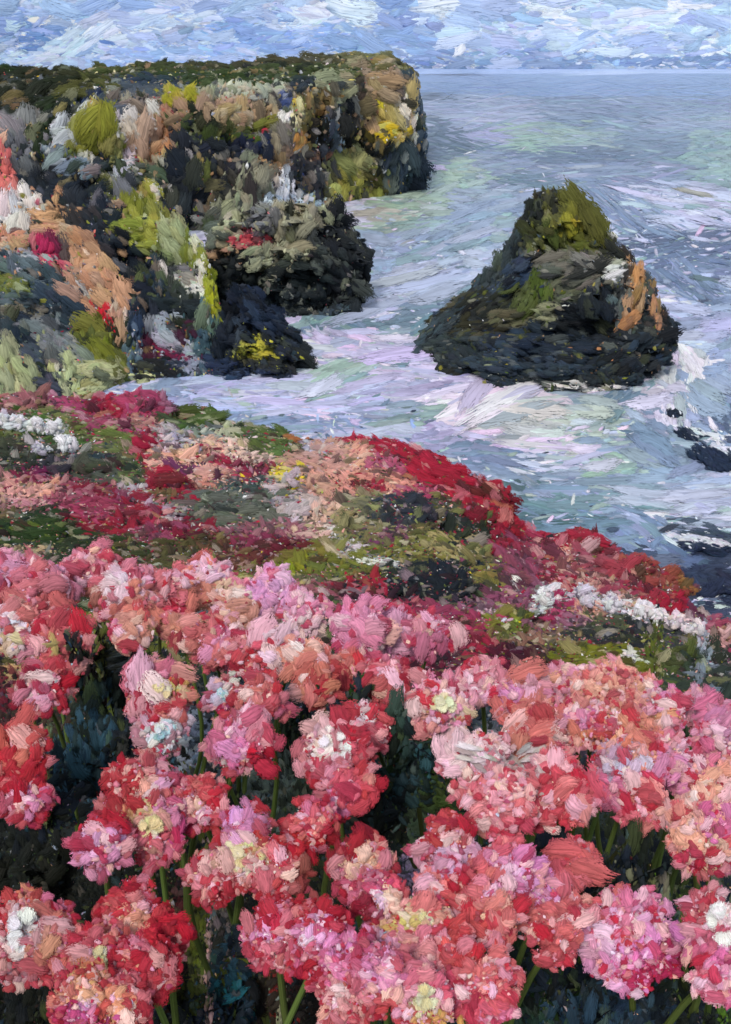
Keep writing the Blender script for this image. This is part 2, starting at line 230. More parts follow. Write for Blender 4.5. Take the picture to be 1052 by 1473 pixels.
LICH = """
340 440 28 18 0 18202e 50|370 450 28 22 20 1d2b40 40|350 478 20 14 0 171f2c|400 488 25 18 30 1a2432 40|430 510 25 16 0 23292c 30|382 505 22 9 0 bab43c 10|375 492 8 10 0 bcb642 70|402 496 16 5 -20 b0ac3a -20|351 500 5 9 0 b0ad48 80|330 540 50 9 0 23304a 5|372 537 30 6 0 222c40 5|402 526 30 8 0 2a2e2e|320 470 12 22 0 16202c 80
"""
STACK = """
810 288 22 9 0 2a2a1e 80|828 305 20 22 0 585a26 60|800 306 10 16 0 55562a 80|813 327 14 14 0 82802a 75|829 318 6 10 10 a08f2e 100|862 335 16 24 -25 4c4e20 60|765 310 11 12 0 1c2322 80|760 335 12 16 0 33381c|785 340 14 18 0 3c4220|735 350 11 32 10 333d40 100|722 382 13 18 20 3a4648 110|790 377 28 13 -5 6e6e63 -5|812 365 20 8 0 666658|832 355 14 8 0 50541e|800 352 14 6 0 5e613a|842 400 24 15 -10 706e66 -20|852 376 14 10 0 797770|815 417 24 13 -15 5e624c -20
760 390 22 16 0 2c3a50 -30|745 407 24 9 -25 38485a -30|880 355 22 12 0 2a2c2a|890 388 18 7 -20 e2e3df -20|885 338 16 3 45 d6d4d0|905 354 16 2.5 48 d6d4d0|927 378 12 2.5 50 d4d6d6|913 400 7 24 -10 b0835a 97|918 428 8 18 10 ac8056 105|904 462 14 6 -45 a6744e -45|898 420 7 28 10 606462 100|948 428 6 24 8 b08262 100|943 458 5 12 8 aa7c5c 100|931 428 6 30 8 3a4346 100|965 420 9 40 0 25303a 80|952 388 10 18 0 2c3840 60
860 430 24 18 0 141d26 80|840 462 40 16 0 161d24 20|880 480 30 22 0 1d242a 20|930 472 16 18 0 252b2e|910 502 30 16 -30 202830 -30|760 430 16 18 -40 48522c -60|776 420 9 20 0 48581f 95|792 450 11 7 0 84866a 10|738 432 40 8 -32 1e2420|700 452 38 14 -32 20241e -30|688 472 30 9 0 2e2c1c -10|732 456 24 9 0 55543e -10|622 482 20 8 -35 3a4a52|645 466 20 7 -35 2e3a40|642 492 24 9 -5 2f3a3c 0|665 500 24 8 0 263034
780 490 56 12 5 1d2a3c 5|760 515 56 8 14 2b3848|820 502 50 12 5 1c2632 5|800 532 60 7 8 28343e|850 544 25 6 0 1e2528|842 556 22 2.5 5 dad6d2|880 520 24 10 -25 1c262e
"""
BANK = """
6 606 12 11 0 dadae0|26 610 12 11 0 e0e0e6|54 612 12 11 0 e6e6ea|78 618 12 11 0 e8e8ec|95 638 11 11 0 eaeaee|56 646 9 9 0 b4aec0|70 647 5 5 0 e8e8ea|
20 580 30 12 0 ab646e|40 565 14 9 0 8a5a5c|100 580 30 8 25 c04c6a|122 566 14 6 0 6a6428|145 590 15 12 0 b01c38|165 582 13 13 0 b81834|200 570 28 14 0 ca4c66|215 590 28 9 0 c0405c|150 610 34 9 10 b84c64|232 576 14 10 0 a76e86|205 608 24 5 0 b88078|110 604 60 6 15 6c7242|60 600 25 7 10 3f5a28|10 615 15 9 0 55602e|140 626 40 10 15 5e6c34|60 624 20 7 0 4a6030|100 637 20 7 0 3c5a28|160 642 30 12 20 646c40
30 650 50 12 0 3c4234|20 667 30 7 0 202a22|80 667 25 12 0 35353e|50 690 15 7 0 92243f|55 680 14 8 0 822048|145 668 26 12 0 484d40|140 658 26 5 -5 283a42|155 682 28 10 10 4a5046|186 682 14 12 0 5a6a3c|196 675 7 10 0 2a4020|285 600 32 15 5 3c5420 10|292 618 18 8 0 828c88|330 615 25 9 0 aeb398|205 645 13 14 0 c01434|215 630 12 9 0 b01838|235 618 13 7 0 b2a9ad
235 640 23 12 0 d0b8bc|260 638 16 9 0 b0a8b8|280 652 24 12 0 e0b098|230 665 18 9 0 e3b0a0|250 660 28 8 10 e0a890|245 690 22 16 0 b01030|276 675 15 8 0 823c5c|300 680 24 10 0 d8a494|320 666 24 6 30 b82440|345 650 14 12 0 e0c0b0|260 706 12 12 0 b81230|290 700 24 6 0 d18876|40 705 24 9 0 d8a094|66 704 13 9 0 e8a88e|95 710 28 9 0 b85c64|140 708 28 9 0 901830
170 716 15 8 0 923048|186 708 15 8 0 aea8b0|160 730 28 10 10 b04254|130 735 28 8 15 b84059|140 756 24 9 10 a00a28|190 740 26 16 0 a8182c|220 742 18 10 0 c8304a|216 730 5 11 0 bdb0bc 100|246 740 11 7 0 b09fa8|240 712 18 7 0 6a5a3c|260 760 28 10 0 98102c|230 766 24 9 0 a84a5c|20 725 28 6 0 d08892|5 742 12 8 0 6a5a40|50 762 42 15 5 22381a 10|62 765 28 7 10 506022 10
40 746 20 6 -20 1f3020|120 786 28 9 -10 25301c|160 780 28 7 10 28381c|30 795 34 6 0 b8a27e|100 800 25 8 0 2e3a2a|210 786 38 9 0 4a4428|260 786 28 10 0 4c4a2a|300 782 38 9 0 5c4430|350 733 44 16 0 606659 0|320 718 44 12 0 59605a 0|300 742 20 10 0 545a4c|340 700 30 6 0 3a4a4a|375 630 24 12 15 4a5a2c|400 640 20 10 15 566a3c|360 660 28 6 0 d8b8a8|432 629 13 6 0 a8643c
452 638 11 9 0 aca8bc|350 671 24 6 0 92243f|421 690 10 8 0 e0c82c|414 680 12 6 10 d0c03a|430 665 17 8 20 bc9084|455 702 18 12 0 c89484|475 660 16 12 0 b89088|512 655 16 10 -40 d8a28c|480 690 24 7 30 d49888|530 620 50 4 0 c01840|500 627 40 4 0 c82840|545 640 30 8 30 c01434|590 655 30 12 25 bc1230|560 665 18 9 0 ce6474|540 685 28 7 15 e49c88|572 700 20 6 0 e09480
530 701 24 6 0 b01430|620 680 28 15 25 c01030|600 706 24 6 0 c84c64|650 692 24 17 30 c00c2c|700 715 28 20 30 b80c28|720 700 13 18 0 b8142c|725 745 16 18 0 b81028|690 740 18 16 0 901028|715 770 14 12 0 a81830|580 740 33 14 0 28303a|565 728 20 8 0 2c3440|610 735 24 12 0 2e2c3c|565 766 24 8 0 82445c|530 730 24 12 0 6c6c52|640 735 18 16 0 4a4a28|665 762 24 17 0 1e2626
690 750 14 12 0 34421e|640 782 38 9 30 a09262|620 772 28 8 0 727238|600 800 28 6 0 706e34|680 800 18 12 0 6e6c42|700 830 22 13 0 7e7638|620 835 52 13 0 141c26|600 852 48 9 0 121a24|672 820 26 10 0 141e2c|650 862 30 7 0 181c24|415 720 22 17 0 b8a8ac|425 746 18 12 0 c8bcc0|470 740 17 10 0 d8b09e|450 760 17 10 0 d2b0a0|476 762 7 9 0 e2dad6|495 745 28 12 0 8e845c
510 776 28 9 0 6c6c42|545 762 20 8 0 74704a|500 790 13 9 0 c6c2c2|535 808 25 4 5 e2e6e2|460 808 48 14 0 6e722c|420 820 17 12 0 7e8220|500 826 38 7 0 5e6630|400 762 38 8 0 925464|390 790 38 10 5 781828|370 802 28 8 0 5e3028|360 780 24 9 0 923048|470 846 28 10 20 94505f 30|440 836 24 6 0 5a5a40|520 842 24 12 0 bc102c|550 860 18 10 0 b81a38|470 875 14 13 0 28381e
500 860 13 9 0 3a1420|750 820 28 22 0 a04c5c 45|770 790 22 18 0 b03a4c 40|741 840 7 5 40 ece4e0|680 872 38 10 0 82546a|640 882 38 9 0 a83c54|692 895 20 8 0 c83a54|820 775 32 16 0 b81c34|790 765 18 10 0 bc2038|850 770 23 10 0 b83038|762 800 14 14 0 a85464|800 830 24 7 25 b01434|830 802 22 15 0 b85e60|815 790 6 12 0 d79888|860 810 28 15 0 b05454
850 836 38 8 0 b88880|900 810 26 20 0 bc4248|930 810 22 20 0 b0523c|960 832 20 20 0 a8523e|982 832 13 12 0 98683c|900 842 28 10 0 a83c4a|940 855 18 12 0 b82c38|970 866 16 12 0 b80c2c|1000 872 16 16 0 5e3048|783 862 17 15 -30 e2e6e6 -40|770 880 14 6 -20 ccd2d6|840 858 16 11 0 ccc6d0|880 870 15 10 0 d2ced6|935 880 22 8 0 e6e2e6|905 865 14 6 0 d8b0a4
975 893 16 11 20 e6d2d6|1002 906 14 9 0 d9d0d6|850 880 13 8 0 d29684|800 880 14 12 0 b82c54|820 896 18 8 0 925f76|780 902 18 10 0 824e5e|735 866 28 11 0 a05466|700 880 13 9 0 d8b0c0|725 895 28 13 0 6e722a|736 900 10 6 0 aec652|720 917 24 7 0 6c6a38|870 898 18 10 0 4a5038|900 915 28 9 0 20242c|850 915 24 10 0 2e3230|760 925 28 11 0 825e50|800 922 24 8 0 827252
840 950 48 16 0 676a1c 0|880 945 28 12 0 65681e 0|905 948 18 6 5 cccfbf|945 930 7 24 0 525c1c 90|968 942 22 16 0 4a5428|970 920 12 20 0 3a3c44|1015 930 8 24 5 98a2b0 90|1010 962 10 16 0 6e7884 90|990 960 14 20 0 2e3a30|1040 960 20 22 0 28302a|1030 915 18 12 0 d09898|1035 900 14 12 0 b04256|720 935 18 12 0 5e1028|750 950 34 15 0 4a1024|770 966 38 8 0 721830
700 930 13 13 0 b01c34|790 985 20 7 0 b81030|660 905 30 14 0 a02c44|610 890 25 10 0 b03048|575 880 25 10 0 a82840|560 735 8 12 0 302c38|610 765 20 8 0 52502e
"""
FORE = """
10 820 20 18 0 e6a6c6|50 835 28 18 0 d66c7e|90 828 25 14 0 da829e|140 815 30 14 0 ce5e74|25 862 25 18 0 d26868|62 872 20 18 0 ce5a5a|105 858 26 18 0 2c3440|136 866 10 15 0 a66452|165 836 13 22 0 ead4da|187 850 13 14 0 e6bac6|195 820 24 12 0 da7e96|200 872 26 20 0 da7e6c|240 850 23 22 0 d26474|250 875 9 6 0 b81838|290 850 22 20 0 e28a74
275 835 24 9 0 e6aebe|305 824 18 10 0 eabed6|322 850 14 10 0 dcbc9c|350 877 36 15 0 c88470|378 848 22 12 0 e6a6d2|350 832 18 8 0 e07c96|400 865 24 12 0 e2a6ca|430 872 20 11 0 e28eae|185 908 15 25 0 d29282|150 888 13 11 0 b8204a|166 902 12 12 0 b81848|250 908 22 15 0 c8806a|215 932 46 20 -20 2c343a|290 920 28 22 0 ce6060
320 918 16 12 0 e692b6|345 922 18 14 0 de7e86|392 928 22 26 0 e2bac8|370 962 18 13 0 c82838|431 905 12 18 0 e8c2cc|420 942 22 18 0 e2927e|472 872 20 13 0 28401c|478 915 15 25 -20 26401a|455 950 15 8 -20 2a421e|515 900 22 18 0 e28aae|452 982 48 16 0 c47a64|500 960 24 16 0 d26c5c|10 905 16 17 0 ded2de|5 940 12 16 0 cebc94
35 933 22 12 0 c6a672|90 930 26 38 0 ce5258|20 970 18 20 0 822438|55 973 18 17 0 e28ea6|66 1004 14 13 0 e6a6be|86 1000 10 14 0 b81830|75 1026 20 8 0 b83040|10 1000 14 12 0 601828|128 950 8 45 0 281c20 90|147 942 8 34 0 5e6430 90|140 1010 22 36 0 1c2822 90|134 1062 22 36 0 2e4c5c 85|152 1000 12 22 0 2f4450 90|118 1100 28 20 0 2a4654 80
180 1000 12 50 0 1e2620 90|172 1080 18 22 0 161c24|100 1012 10 16 0 2e3428|40 1042 38 10 0 3a2a24|14 1082 22 22 0 cc5a4c|25 1112 23 22 0 c02434|48 1146 13 15 0 e28ebe|14 1160 13 11 0 de9eb6|40 1172 20 12 0 c04050|68 1088 6 50 0 6e744a 90|55 1062 14 14 0 2c3426|222 1002 26 25 0 e696ae|250 988 22 10 -20 e2d278|263 994 14 10 -30 f2eab4
238 1018 24 12 0 e28a7c|280 972 28 11 -20 c64058|212 1022 14 10 0 e29aae|195 1005 10 18 0 cd8084|205 1045 16 10 0 cedae2|230 1056 23 10 -10 d8e4e8|252 1046 14 10 0 aed6de|285 1040 14 12 0 8c94a4|308 1002 12 12 0 cecee6|332 990 13 9 -50 e0e4dc|315 1016 7 7 0 be4882|262 1070 14 6 0 bccaca|190 1035 9 13 0 1c2440|296 1018 8 14 0 20282c
355 1008 33 16 0 ce6c6c|382 988 22 12 0 cc6662|362 1040 22 16 0 e296ae|320 1066 18 18 0 e68eba|346 1082 13 9 0 e276ae|376 1062 18 22 0 ce486a|360 1090 14 8 0 b81838|388 1082 10 12 0 d84a74|355 1098 9 4 0 e8d8d4|300 1095 14 8 0 ccd2ce|440 1006 28 11 0 252c38|418 1042 11 38 0 2e3a2a 90|408 1092 10 20 0 55605a|430 1062 9 20 0 4a5444
470 1078 21 15 0 f3e8e0|492 1084 12 16 0 eed6da|460 1102 22 16 0 dea6b6|520 1066 20 28 0 ce3850|520 1040 12 20 0 ead6e2|532 1070 9 14 0 e8d2dc|500 1130 28 22 0 d64058|480 1142 13 22 0 e28ebe|540 1110 17 28 0 c82030|470 1152 16 12 0 e08ab0|445 1130 12 20 0 c82838|540 990 28 24 0 c64850|508 1000 16 14 0 e25a6a|560 968 18 10 0 d87884
540 910 28 20 0 d884a6|577 908 22 16 0 e2aeca|540 930 12 5 20 f4e4e0|600 898 24 13 0 be3050|560 942 28 11 0 e692b6|620 912 36 16 0 be6c84|640 930 28 12 0 ba5c7c|530 962 18 10 0 ce6474|590 965 22 18 0 263a1c|622 954 23 15 0 3a4450|640 976 28 6 -20 747c84|666 955 12 7 0 b81c34|695 975 24 10 0 e29eae|650 1000 33 12 0 e6a6ba
600 1022 18 17 0 e29e96|640 1030 32 10 0 e296b6|668 1034 22 10 0 dacaa0|660 1012 20 8 0 e6b0ac|720 985 14 8 0 de86a6|710 1042 32 18 0 38424c|760 1010 25 20 0 d07c6c|772 1042 30 20 0 ce7062|745 998 16 8 0 e28ebe|800 990 36 11 0 e29eb6|850 988 55 9 0 e2a692|882 1002 48 11 0 da9684|832 1040 18 11 0 e286b6|867 1020 25 5 35 f0d0d4
870 1046 23 8 0 c84c6c|910 1044 28 13 0 ea9c7c|860 1060 23 9 0 e28e68|950 1022 22 16 0 de92a6|940 1000 14 8 0 c6aeb6|962 990 12 18 0 de86ba|975 1015 10 28 0 45521e 90|965 1042 9 16 0 38481c 90|1018 1020 14 25 0 a8acbc 90|1000 1000 12 12 0 ce96ae|1040 1010 18 18 0 d67ea6|1010 1060 28 11 0 de8ea6|960 1062 18 9 0 de9eaa|1042 1052 14 12 0 ce86ae
590 1060 22 45 0 30423a 90|602 1092 22 20 0 2c5058 90|622 1060 10 20 0 28341e|575 1100 14 20 0 1c2a28|660 1100 22 22 0 eeced6|692 1080 23 8 0 e6cace|725 1098 30 16 30 b0a4a4 50|762 1110 26 11 40 beaeae 60|790 1082 23 11 0 de969e|830 1080 18 12 0 dc8e96|856 1090 16 22 0 3a2c38|845 1085 8 10 0 b01838|900 1090 22 16 0 beb6ce|930 1080 18 17 0 e29280
960 1100 26 17 0 de8eb6|1020 1080 16 12 0 e27096|990 1090 14 12 0 e2b6ca|590 1132 22 22 0 2c4650|560 1152 16 22 0 182024|622 1150 22 22 0 3c4c24|636 1120 11 22 0 354420|600 1182 20 12 0 4a5c40|560 1180 28 12 0 151a14|680 1130 26 13 0 e2707c|702 1160 26 13 0 e6868e|740 1132 22 10 20 eec0bc|720 1150 16 9 30 e696a6|735 1190 18 14 0 de5e74|800 1130 35 22 0 d25662
780 1162 26 13 0 de646c|830 1112 14 14 0 da828e|762 1202 9 18 0 302c30|800 1200 23 12 0 ce5258|842 1196 12 12 0 4a5030|830 1245 22 22 0 ce5258|900 1130 26 17 0 e276a6|930 1142 22 22 0 e6867e|952 1120 16 12 0 e692b6|920 1170 16 10 0 e25e78|885 1110 10 14 0 c6bed2|870 1122 12 12 0 38424c|990 1130 18 18 0 2e3438
990 1200 26 16 -20 e6a692 -30|1012 1160 26 13 -20 eeb6a6 -30|1035 1130 22 16 -20 eea68e -30|1030 1182 17 16 0 d664a6|990 1230 23 11 0 be3050|1030 1222 23 15 0 e2b69e|1042 1250 12 10 0 a82040|900 1250 55 30 0 1c2430 90|920 1200 38 20 0 3a4228 90|940 1272 38 14 0 70705a 90|975 1250 12 38 0 38441c 90|850 1280 18 18 0 2a2c28|985 1292 12 14 0 303c1c 90
650 1200 23 13 0 be3c3c|640 1230 23 12 0 cea6be|662 1232 18 11 0 deb6d2|620 1242 12 14 0 ae96ba|700 1260 27 15 0 ce5258|740 1268 32 14 0 e29ece|715 1250 22 10 0 e296be|770 1240 12 12 0 e28aca|790 1290 12 12 0 e296ca|800 1262 10 12 0 50582c|700 1310 32 16 0 d67070|620 1290 18 18 0 e27074|650 1300 16 14 0 ce4048|760 1312 36 16 0 d25e5e
800 1322 36 20 0 d25a5e|820 1300 16 10 0 d06468|790 1350 22 13 0 b64e52|550 1240 22 13 0 e6b69e|575 1262 12 10 0 de4a64|540 1270 18 16 0 c8306c|560 1290 12 12 0 eeceb6|545 1292 8 12 0 e2bed6|530 1302 12 12 0 8c2038|586 1326 15 10 0 d6d276|620 1315 36 8 -5 e2be9e|672 1342 20 36 0 c82830|660 1372 20 16 0 c82830|560 1360 28 11 0 e6a6ca|545 1400 28 13 0 e286b6
600 1360 36 13 0 e2868e|620 1390 28 16 0 e6929e|600 1430 28 13 0 e29eaa|606 1442 12 8 0 ceca96|640 1420 36 15 0 e26484|550 1452 16 12 0 c82c38|700 1400 36 13 0 ce5e62|690 1440 28 16 0 ce3a52|720 1462 16 10 0 de7ea6|640 1466 16 6 0 ceae5c|665 1377 16 3 0 55602c|750 1370 45 25 0 24381c|780 1430 36 25 0 1c2836|830 1400 32 26 0 161e28|850 1370 16 12 0 2e4024
830 1452 48 20 0 263e50|900 1452 38 20 0 2c4052|760 1460 38 12 0 2c4434|960 1420 24 16 0 20281c|1000 1440 28 20 0 1c2430|1047 1450 8 22 0 4c6c20 90|720 1380 12 14 0 2c4020|865 1350 17 22 0 e4b0d4|880 1372 16 10 0 e296c2|900 1330 24 14 0 e26c96|905 1345 14 8 0 c84c52|922 1320 18 11 0 e29ec6|942 1350 20 16 0 e28ac6|900 1382 23 10 0 de64a6|925 1392 18 8 0 b0184e|960 1366 10 12 0 a02052
985 1350 10 55 0 70803e 90|950 1312 22 11 0 2c3440|1040 1310 16 20 0 ecd4d8|1030 1350 20 20 0 ce5a7c|1045 1372 16 16 0 e262a6|1020 1340 8 12 0 e6bec6|1010 1410 14 14 0 e6aebe|1035 1400 16 12 0 e286ae|1010 1290 14 20 0 b65e62|60 1200 45 45 0 101410|100 1160 25 38 -30 141c28|30 1250 55 26 0 14160e|150 1282 55 11 0 15170f|120 1312 14 22 0 141612|100 1120 12 26 -30 26323a|122 1105 22 12 -30 30505e
150 1180 23 17 0 b82438|190 1130 12 22 0 c0303c|220 1130 22 17 0 e6ae9e|246 1120 12 22 0 e29ec6|195 1172 17 13 0 d4bc86|215 1182 14 10 0 d29286|245 1162 14 17 0 e29abe|220 1202 27 12 0 d24e5e|260 1200 14 12 0 ce4090|140 1220 17 22 0 e2a6ce|167 1205 17 12 0 e29eca|152 1243 14 10 0 e0a4ca|150 1224 7 7 0 c84054|210 1226 36 6 0 be8078|240 1232 14 12 0 da8296|280 1150 12 26 0 c65e5a|290 1172 8 10 0 e2a6c2|310 1142 12 22 0 ce4048|270 1115 12 8 0 e26474
345 1190 15 22 0 dca0d0|335 1170 12 11 0 e2a6d6|375 1185 12 11 0 e6a6ce|400 1175 23 13 0 ce4e52|345 1230 22 12 0 e6dea6|366 1225 16 11 -20 f0e8a6|362 1240 13 10 0 f2e8da|310 1240 23 16 0 e29e9e|300 1272 23 11 0 e28e96|350 1266 23 8 0 e6aea6|400 1250 22 26 0 e2747c|396 1274 14 9 0 c82c38|440 1190 27 11 0 de646c|462 1180 22 8 0 de4a5c|430 1212 36 12 0 c01c24|482 1210 20 17 0 781c24|370 1290 55 8 0 b83038|290 1210 14 12 0 be4040
450 1262 20 20 0 8c5c4c|450 1292 14 12 0 3a3c24|505 1240 17 12 0 e6b29e|490 1280 17 13 0 e27096|520 1272 12 10 0 cc4870|480 1252 10 10 0 a6748c|5 1330 12 38 0 c82c38|35 1328 24 17 0 e0d8d8|20 1352 23 11 0 e2e2e6|46 1366 14 11 0 e8e4e0|35 1295 11 7 0 e2926c|40 1340 12 6 0 be7c52|75 1330 20 20 0 c6806a|85 1300 12 9 0 e292b6|70 1380 26 16 0 c88468|25 1395 18 10 0 cecace|92 1295 10 8 0 c83840|20 1430 45 26 0 16180e
180 1300 36 12 0 c83444|190 1325 22 16 0 e69e84|166 1332 12 11 0 e68ea6|155 1342 14 11 0 e6a68e|195 1352 12 10 0 e28ea6|206 1296 8 8 0 eaa6be|230 1322 16 36 0 c01c30|240 1312 11 8 0 be9674|130 1350 14 12 0 ce5a6c|110 1370 22 20 0 ce5268|150 1370 14 12 0 c02454|140 1386 8 18 20 deca86|125 1402 12 11 0 deaa74|110 1425 32 11 -20 e6a686 -20|170 1380 13 14 0 c81434|190 1395 17 13 0 6c1020|182 1412 14 8 0 e28e96|165 1446 22 15 0 e6a67e|100 1462 26 10 0 d23c8c|116 1455 10 7 0 e296c6|70 1412 14 12 0 c84054|220 1400 16 45 0 b83a42|215 1452 14 14 0 b03642|246 1360 8 20 0 78242c|256 1400 10 20 0 2a1a14
280 1340 12 38 0 4c5218 90|265 1300 12 14 0 501c20|290 1382 10 16 0 58641c 90|275 1430 14 18 0 3c4014|300 1400 4 50 0 c09890 90|315 1330 12 18 0 6c605c 90|330 1390 26 25 0 1f3c48|332 1416 16 10 0 206068|346 1370 14 12 0 182440|350 1310 16 14 0 181412|340 1442 20 14 0 1a2c3c|270 1460 18 12 0 141c2c|400 1430 36 26 0 221a14|405 1450 6 25 0 8c9070 90|440 1450 14 14 0 201814|380 1400 16 10 0 382c1c
395 1325 17 16 0 b81030|385 1345 22 10 0 e296be|375 1366 14 10 0 de7e8e|450 1342 15 14 -40 e2a6ce|464 1326 10 8 0 e0a0cc|440 1320 10 8 0 c02c40|477 1330 10 10 0 b81830|410 1370 27 10 0 d25e74|450 1380 14 9 0 e286b6|500 1360 26 11 0 e28abe|512 1390 14 9 0 e080ac|480 1400 17 12 0 e276a6|450 1400 12 9 0 c01c30|490 1422 17 10 0 e6b6ba|500 1446 14 10 0 e29696|410 1400 14 10 0 6c2420|430 1422 14 10 0 3c201c|520 1420 10 12 0 dc7c94
"""
def parse(t):
    rows = []
    for s in t.replace('\n', '|').split('|'):
        p = s.split()
        if len(p) < 6: continue
        x, y, rx, ry, rot = map(float, p[:5]); d = float(p[6]) if len(p) > 6 else (rot if rot else np.nan)
        rows.append([x, y, rx, ry, R(rot), *srgb(p[5].lower()), d])
    return np.array(rows)
SITES = {k: parse(v) for k, v in dict(sky=SKY, sea=SEA, head=HEAD, near=NEAR, shelf=SHELF, lich=LICH, stack=STACK, bank=BANK, fore=FORE).items()}
_b = SITES['bank']; _l = _b[:, 5:8].mean(1); SITES['white'] = _b[(_l > .40) & (np.ptp(_b[:, 5:8], axis=1) < .2)].copy(); _b[(_l > .5), 2:4] *= .8
_s = SITES['sea']; _m = (_s[:, 6] >= _s[:, 7]) & (_s[:, 6] > _s[:, 5]); _s[_m, 2:4] *= 1.3
_g = _s[:, 5:8].mean(1, keepdims=True); _s[:, 5:8] = (_s[:, 5:8] * .85 + _g * .15) * np.array([.92, .97, 1.0])
_r = _s[(_s[:, 0] > 950) & (_s[:, 1] > 590)].copy(); _rl = _r[:, 5:8].mean(1); SITES['awash'] = _r[(_rl < .085) | (_rl > .7)]
_s = SITES['sea'] = _s[~((_s[:, 5:8].mean(1) < .035) & (_s[:, 2] < 20))]
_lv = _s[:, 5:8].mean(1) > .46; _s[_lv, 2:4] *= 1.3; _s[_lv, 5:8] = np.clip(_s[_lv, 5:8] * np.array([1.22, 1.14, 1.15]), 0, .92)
_t = _s[:, 1] < 135; _s[_t, 5:8] *= np.array([1.02, 1.12, 1.25])  # far water painted lighter and bluer, standing in for haze at the horizon
_x = SITES['stack']; _o = (_x[:, 5] > _x[:, 7] * 1.6) & (_x[:, 5] > .05); _x[_o, 2:4] *= 1.3; _x[_o, 5:8] *= 1.15
for _q in ('head', 'near', 'shelf'):
    _y = SITES[_q]; _o = _y[:, 5:8].mean(1) > .15; _y[_o, 2:4] *= 1.25; _y[_o, 5:8] = np.clip(_y[_o, 5:8] * 1.15, 0, .9)
_k = SITES['sky']; _k[_k[:, 1] > 84, 5:8] *= .98; _x[(_x[:, 5:8].mean(1) > .09), 2:4] *= 1.15
_h = SITES['head']; _h[(_h[:, 1] < 128) & np.isnan(_h[:, 8]), 8] = 3.0
_k = SITES['sky']; _g = _k[:, 5:8].mean(1, keepdims=True); _k[:, 5:8] = (_k[:, 5:8] * .9 + _g * .1) * np.array([.95, 1.02, 1.0]) * 1.15
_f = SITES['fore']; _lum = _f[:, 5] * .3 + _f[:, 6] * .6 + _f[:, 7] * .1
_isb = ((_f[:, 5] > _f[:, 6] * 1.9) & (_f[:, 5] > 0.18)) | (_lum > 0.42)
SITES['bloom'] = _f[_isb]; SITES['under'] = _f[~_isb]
for _q in ('bloom', 'bank'):
    _y = SITES[_q]; _o = _y[:, 5] > _y[:, 6] * 2.2; _y[_o, 5:8] = _y[_o, 5:8] * .9; _y[_o, 6:8] += _y[_o, 5:6] * .025
_y = SITES['bank']; _o = _y[:, 5] > _y[:, 6] * 3.5; _y[_o, 5:8] *= np.array([.72, .7, .95])
_y = SITES['bloom']; _o = (_y[:, 5] > .5) & (_y[:, 6] < .24); _y[_o, 5:8] = _y[_o, 5:8] * .93 + .07 * np.array([.87, .56, .50])
def lookup(dom, px, py, wob=0.0, second=False):
    S = SITES[dom]; px = np.asarray(px, float); py = np.asarray(py, float)
    out = np.empty((len(px), 6)); alt = np.empty((len(px), 3))
    for a in range(0, len(px), 4000):
        X = px[a:a + 4000, None] - S[None, :, 0]; Y = py[a:a + 4000, None] - S[None, :, 1]
        c, s = np.cos(S[:, 4]), np.sin(S[:, 4])
        d = np.sqrt(((X * c + Y * s) / S[:, 2]) ** 2 + ((-X * s + Y * c) / S[:, 3]) ** 2)
        if wob: d = d * (1 + wob * RNG.normal(size=d.shape)) 
        i = d.argmin(1); d[np.arange(len(i)), i] = 1e9; j = d.argmin(1)
        rr = np.sort(S[i][:, 2:4], 1); out[a:a + 4000] = np.concatenate([S[i][:, 5:9], rr[:, ::-1]], 1); alt[a:a + 4000] = S[j][:, 5:8]
    return out, alt
# ------------------------------------------------------------------ bases: every solid body that the pigment lies on
OWN = []                                             # dicts: parent, dom, part, V, F
def own(parent, dom, part, V, F, kind='stuff'):
    F = np.asarray(F)
    if F.shape[1] == 4: F = np.concatenate([F[:, [0, 1, 2]], F[:, [0, 2, 3]]])
    OWN.append(dict(parent=parent, dom=dom, part=part, V=np.asarray(V, float), F=F, kind=kind)); return len(OWN) - 1
def vcol(dom, V):
    px, py = project(V)
    return lookup(dom, np.clip(px, -250, 1300), np.clip(py, -80, 1560))[0][:, :3]
def grid_faces(nr, nc):
    r, c = np.meshgrid(np.arange(nr - 1), np.arange(nc - 1), indexing='ij'); i = (r * nc + c).ravel()
    return np.stack([i, i + 1, i + nc + 1, i + nc], 1)
def fbm(p, s, oct=4, H=1.0):
    return mnoise.fractal(Vector(p) / s, H, 2.1, oct)
def ridged(p, s):
    return mnoise.ridged_multi_fractal(Vector(p) / s, 0.9, 2.2, 4, 0.9, 2.0) - 1.0

def cell(p, s):
    q = Vector(p) / s; return mnoise.cell(q + Vector((.4, .2, .1)) * mnoise.noise(q * .7)) + .5 * mnoise.cell(q * 2.3)
# ---- sea: one sheet, fine near the shore, out past the horizon
def build_sea():
    ys = np.concatenate([np.linspace(-60, 20, 6), np.geomspace(25, 14000, 90)])
    us = np.linspace(-1.9, 1.9, 121)
    V = []
    for y in ys:
        for u in us:
            x = u * (max(y, 0) + 60); a = 0.35 * min(1, 160 / max(y, 40))
            z = a * 0.5 * (mnoise.noise(Vector((x / 9, y / 5, 3))) + 0.6 * mnoise.noise(Vector((x / 3.2, y / 2.2, 9)))) if 30 < y < 700 else 0
            V.append((x, y, z))
    V = np.array(V); F = grid_faces(len(ys), len(us))
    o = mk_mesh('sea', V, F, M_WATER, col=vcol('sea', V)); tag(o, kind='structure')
    own(o, 'sea', 'wave_crests', V, F)
    return o
sea = build_sea()

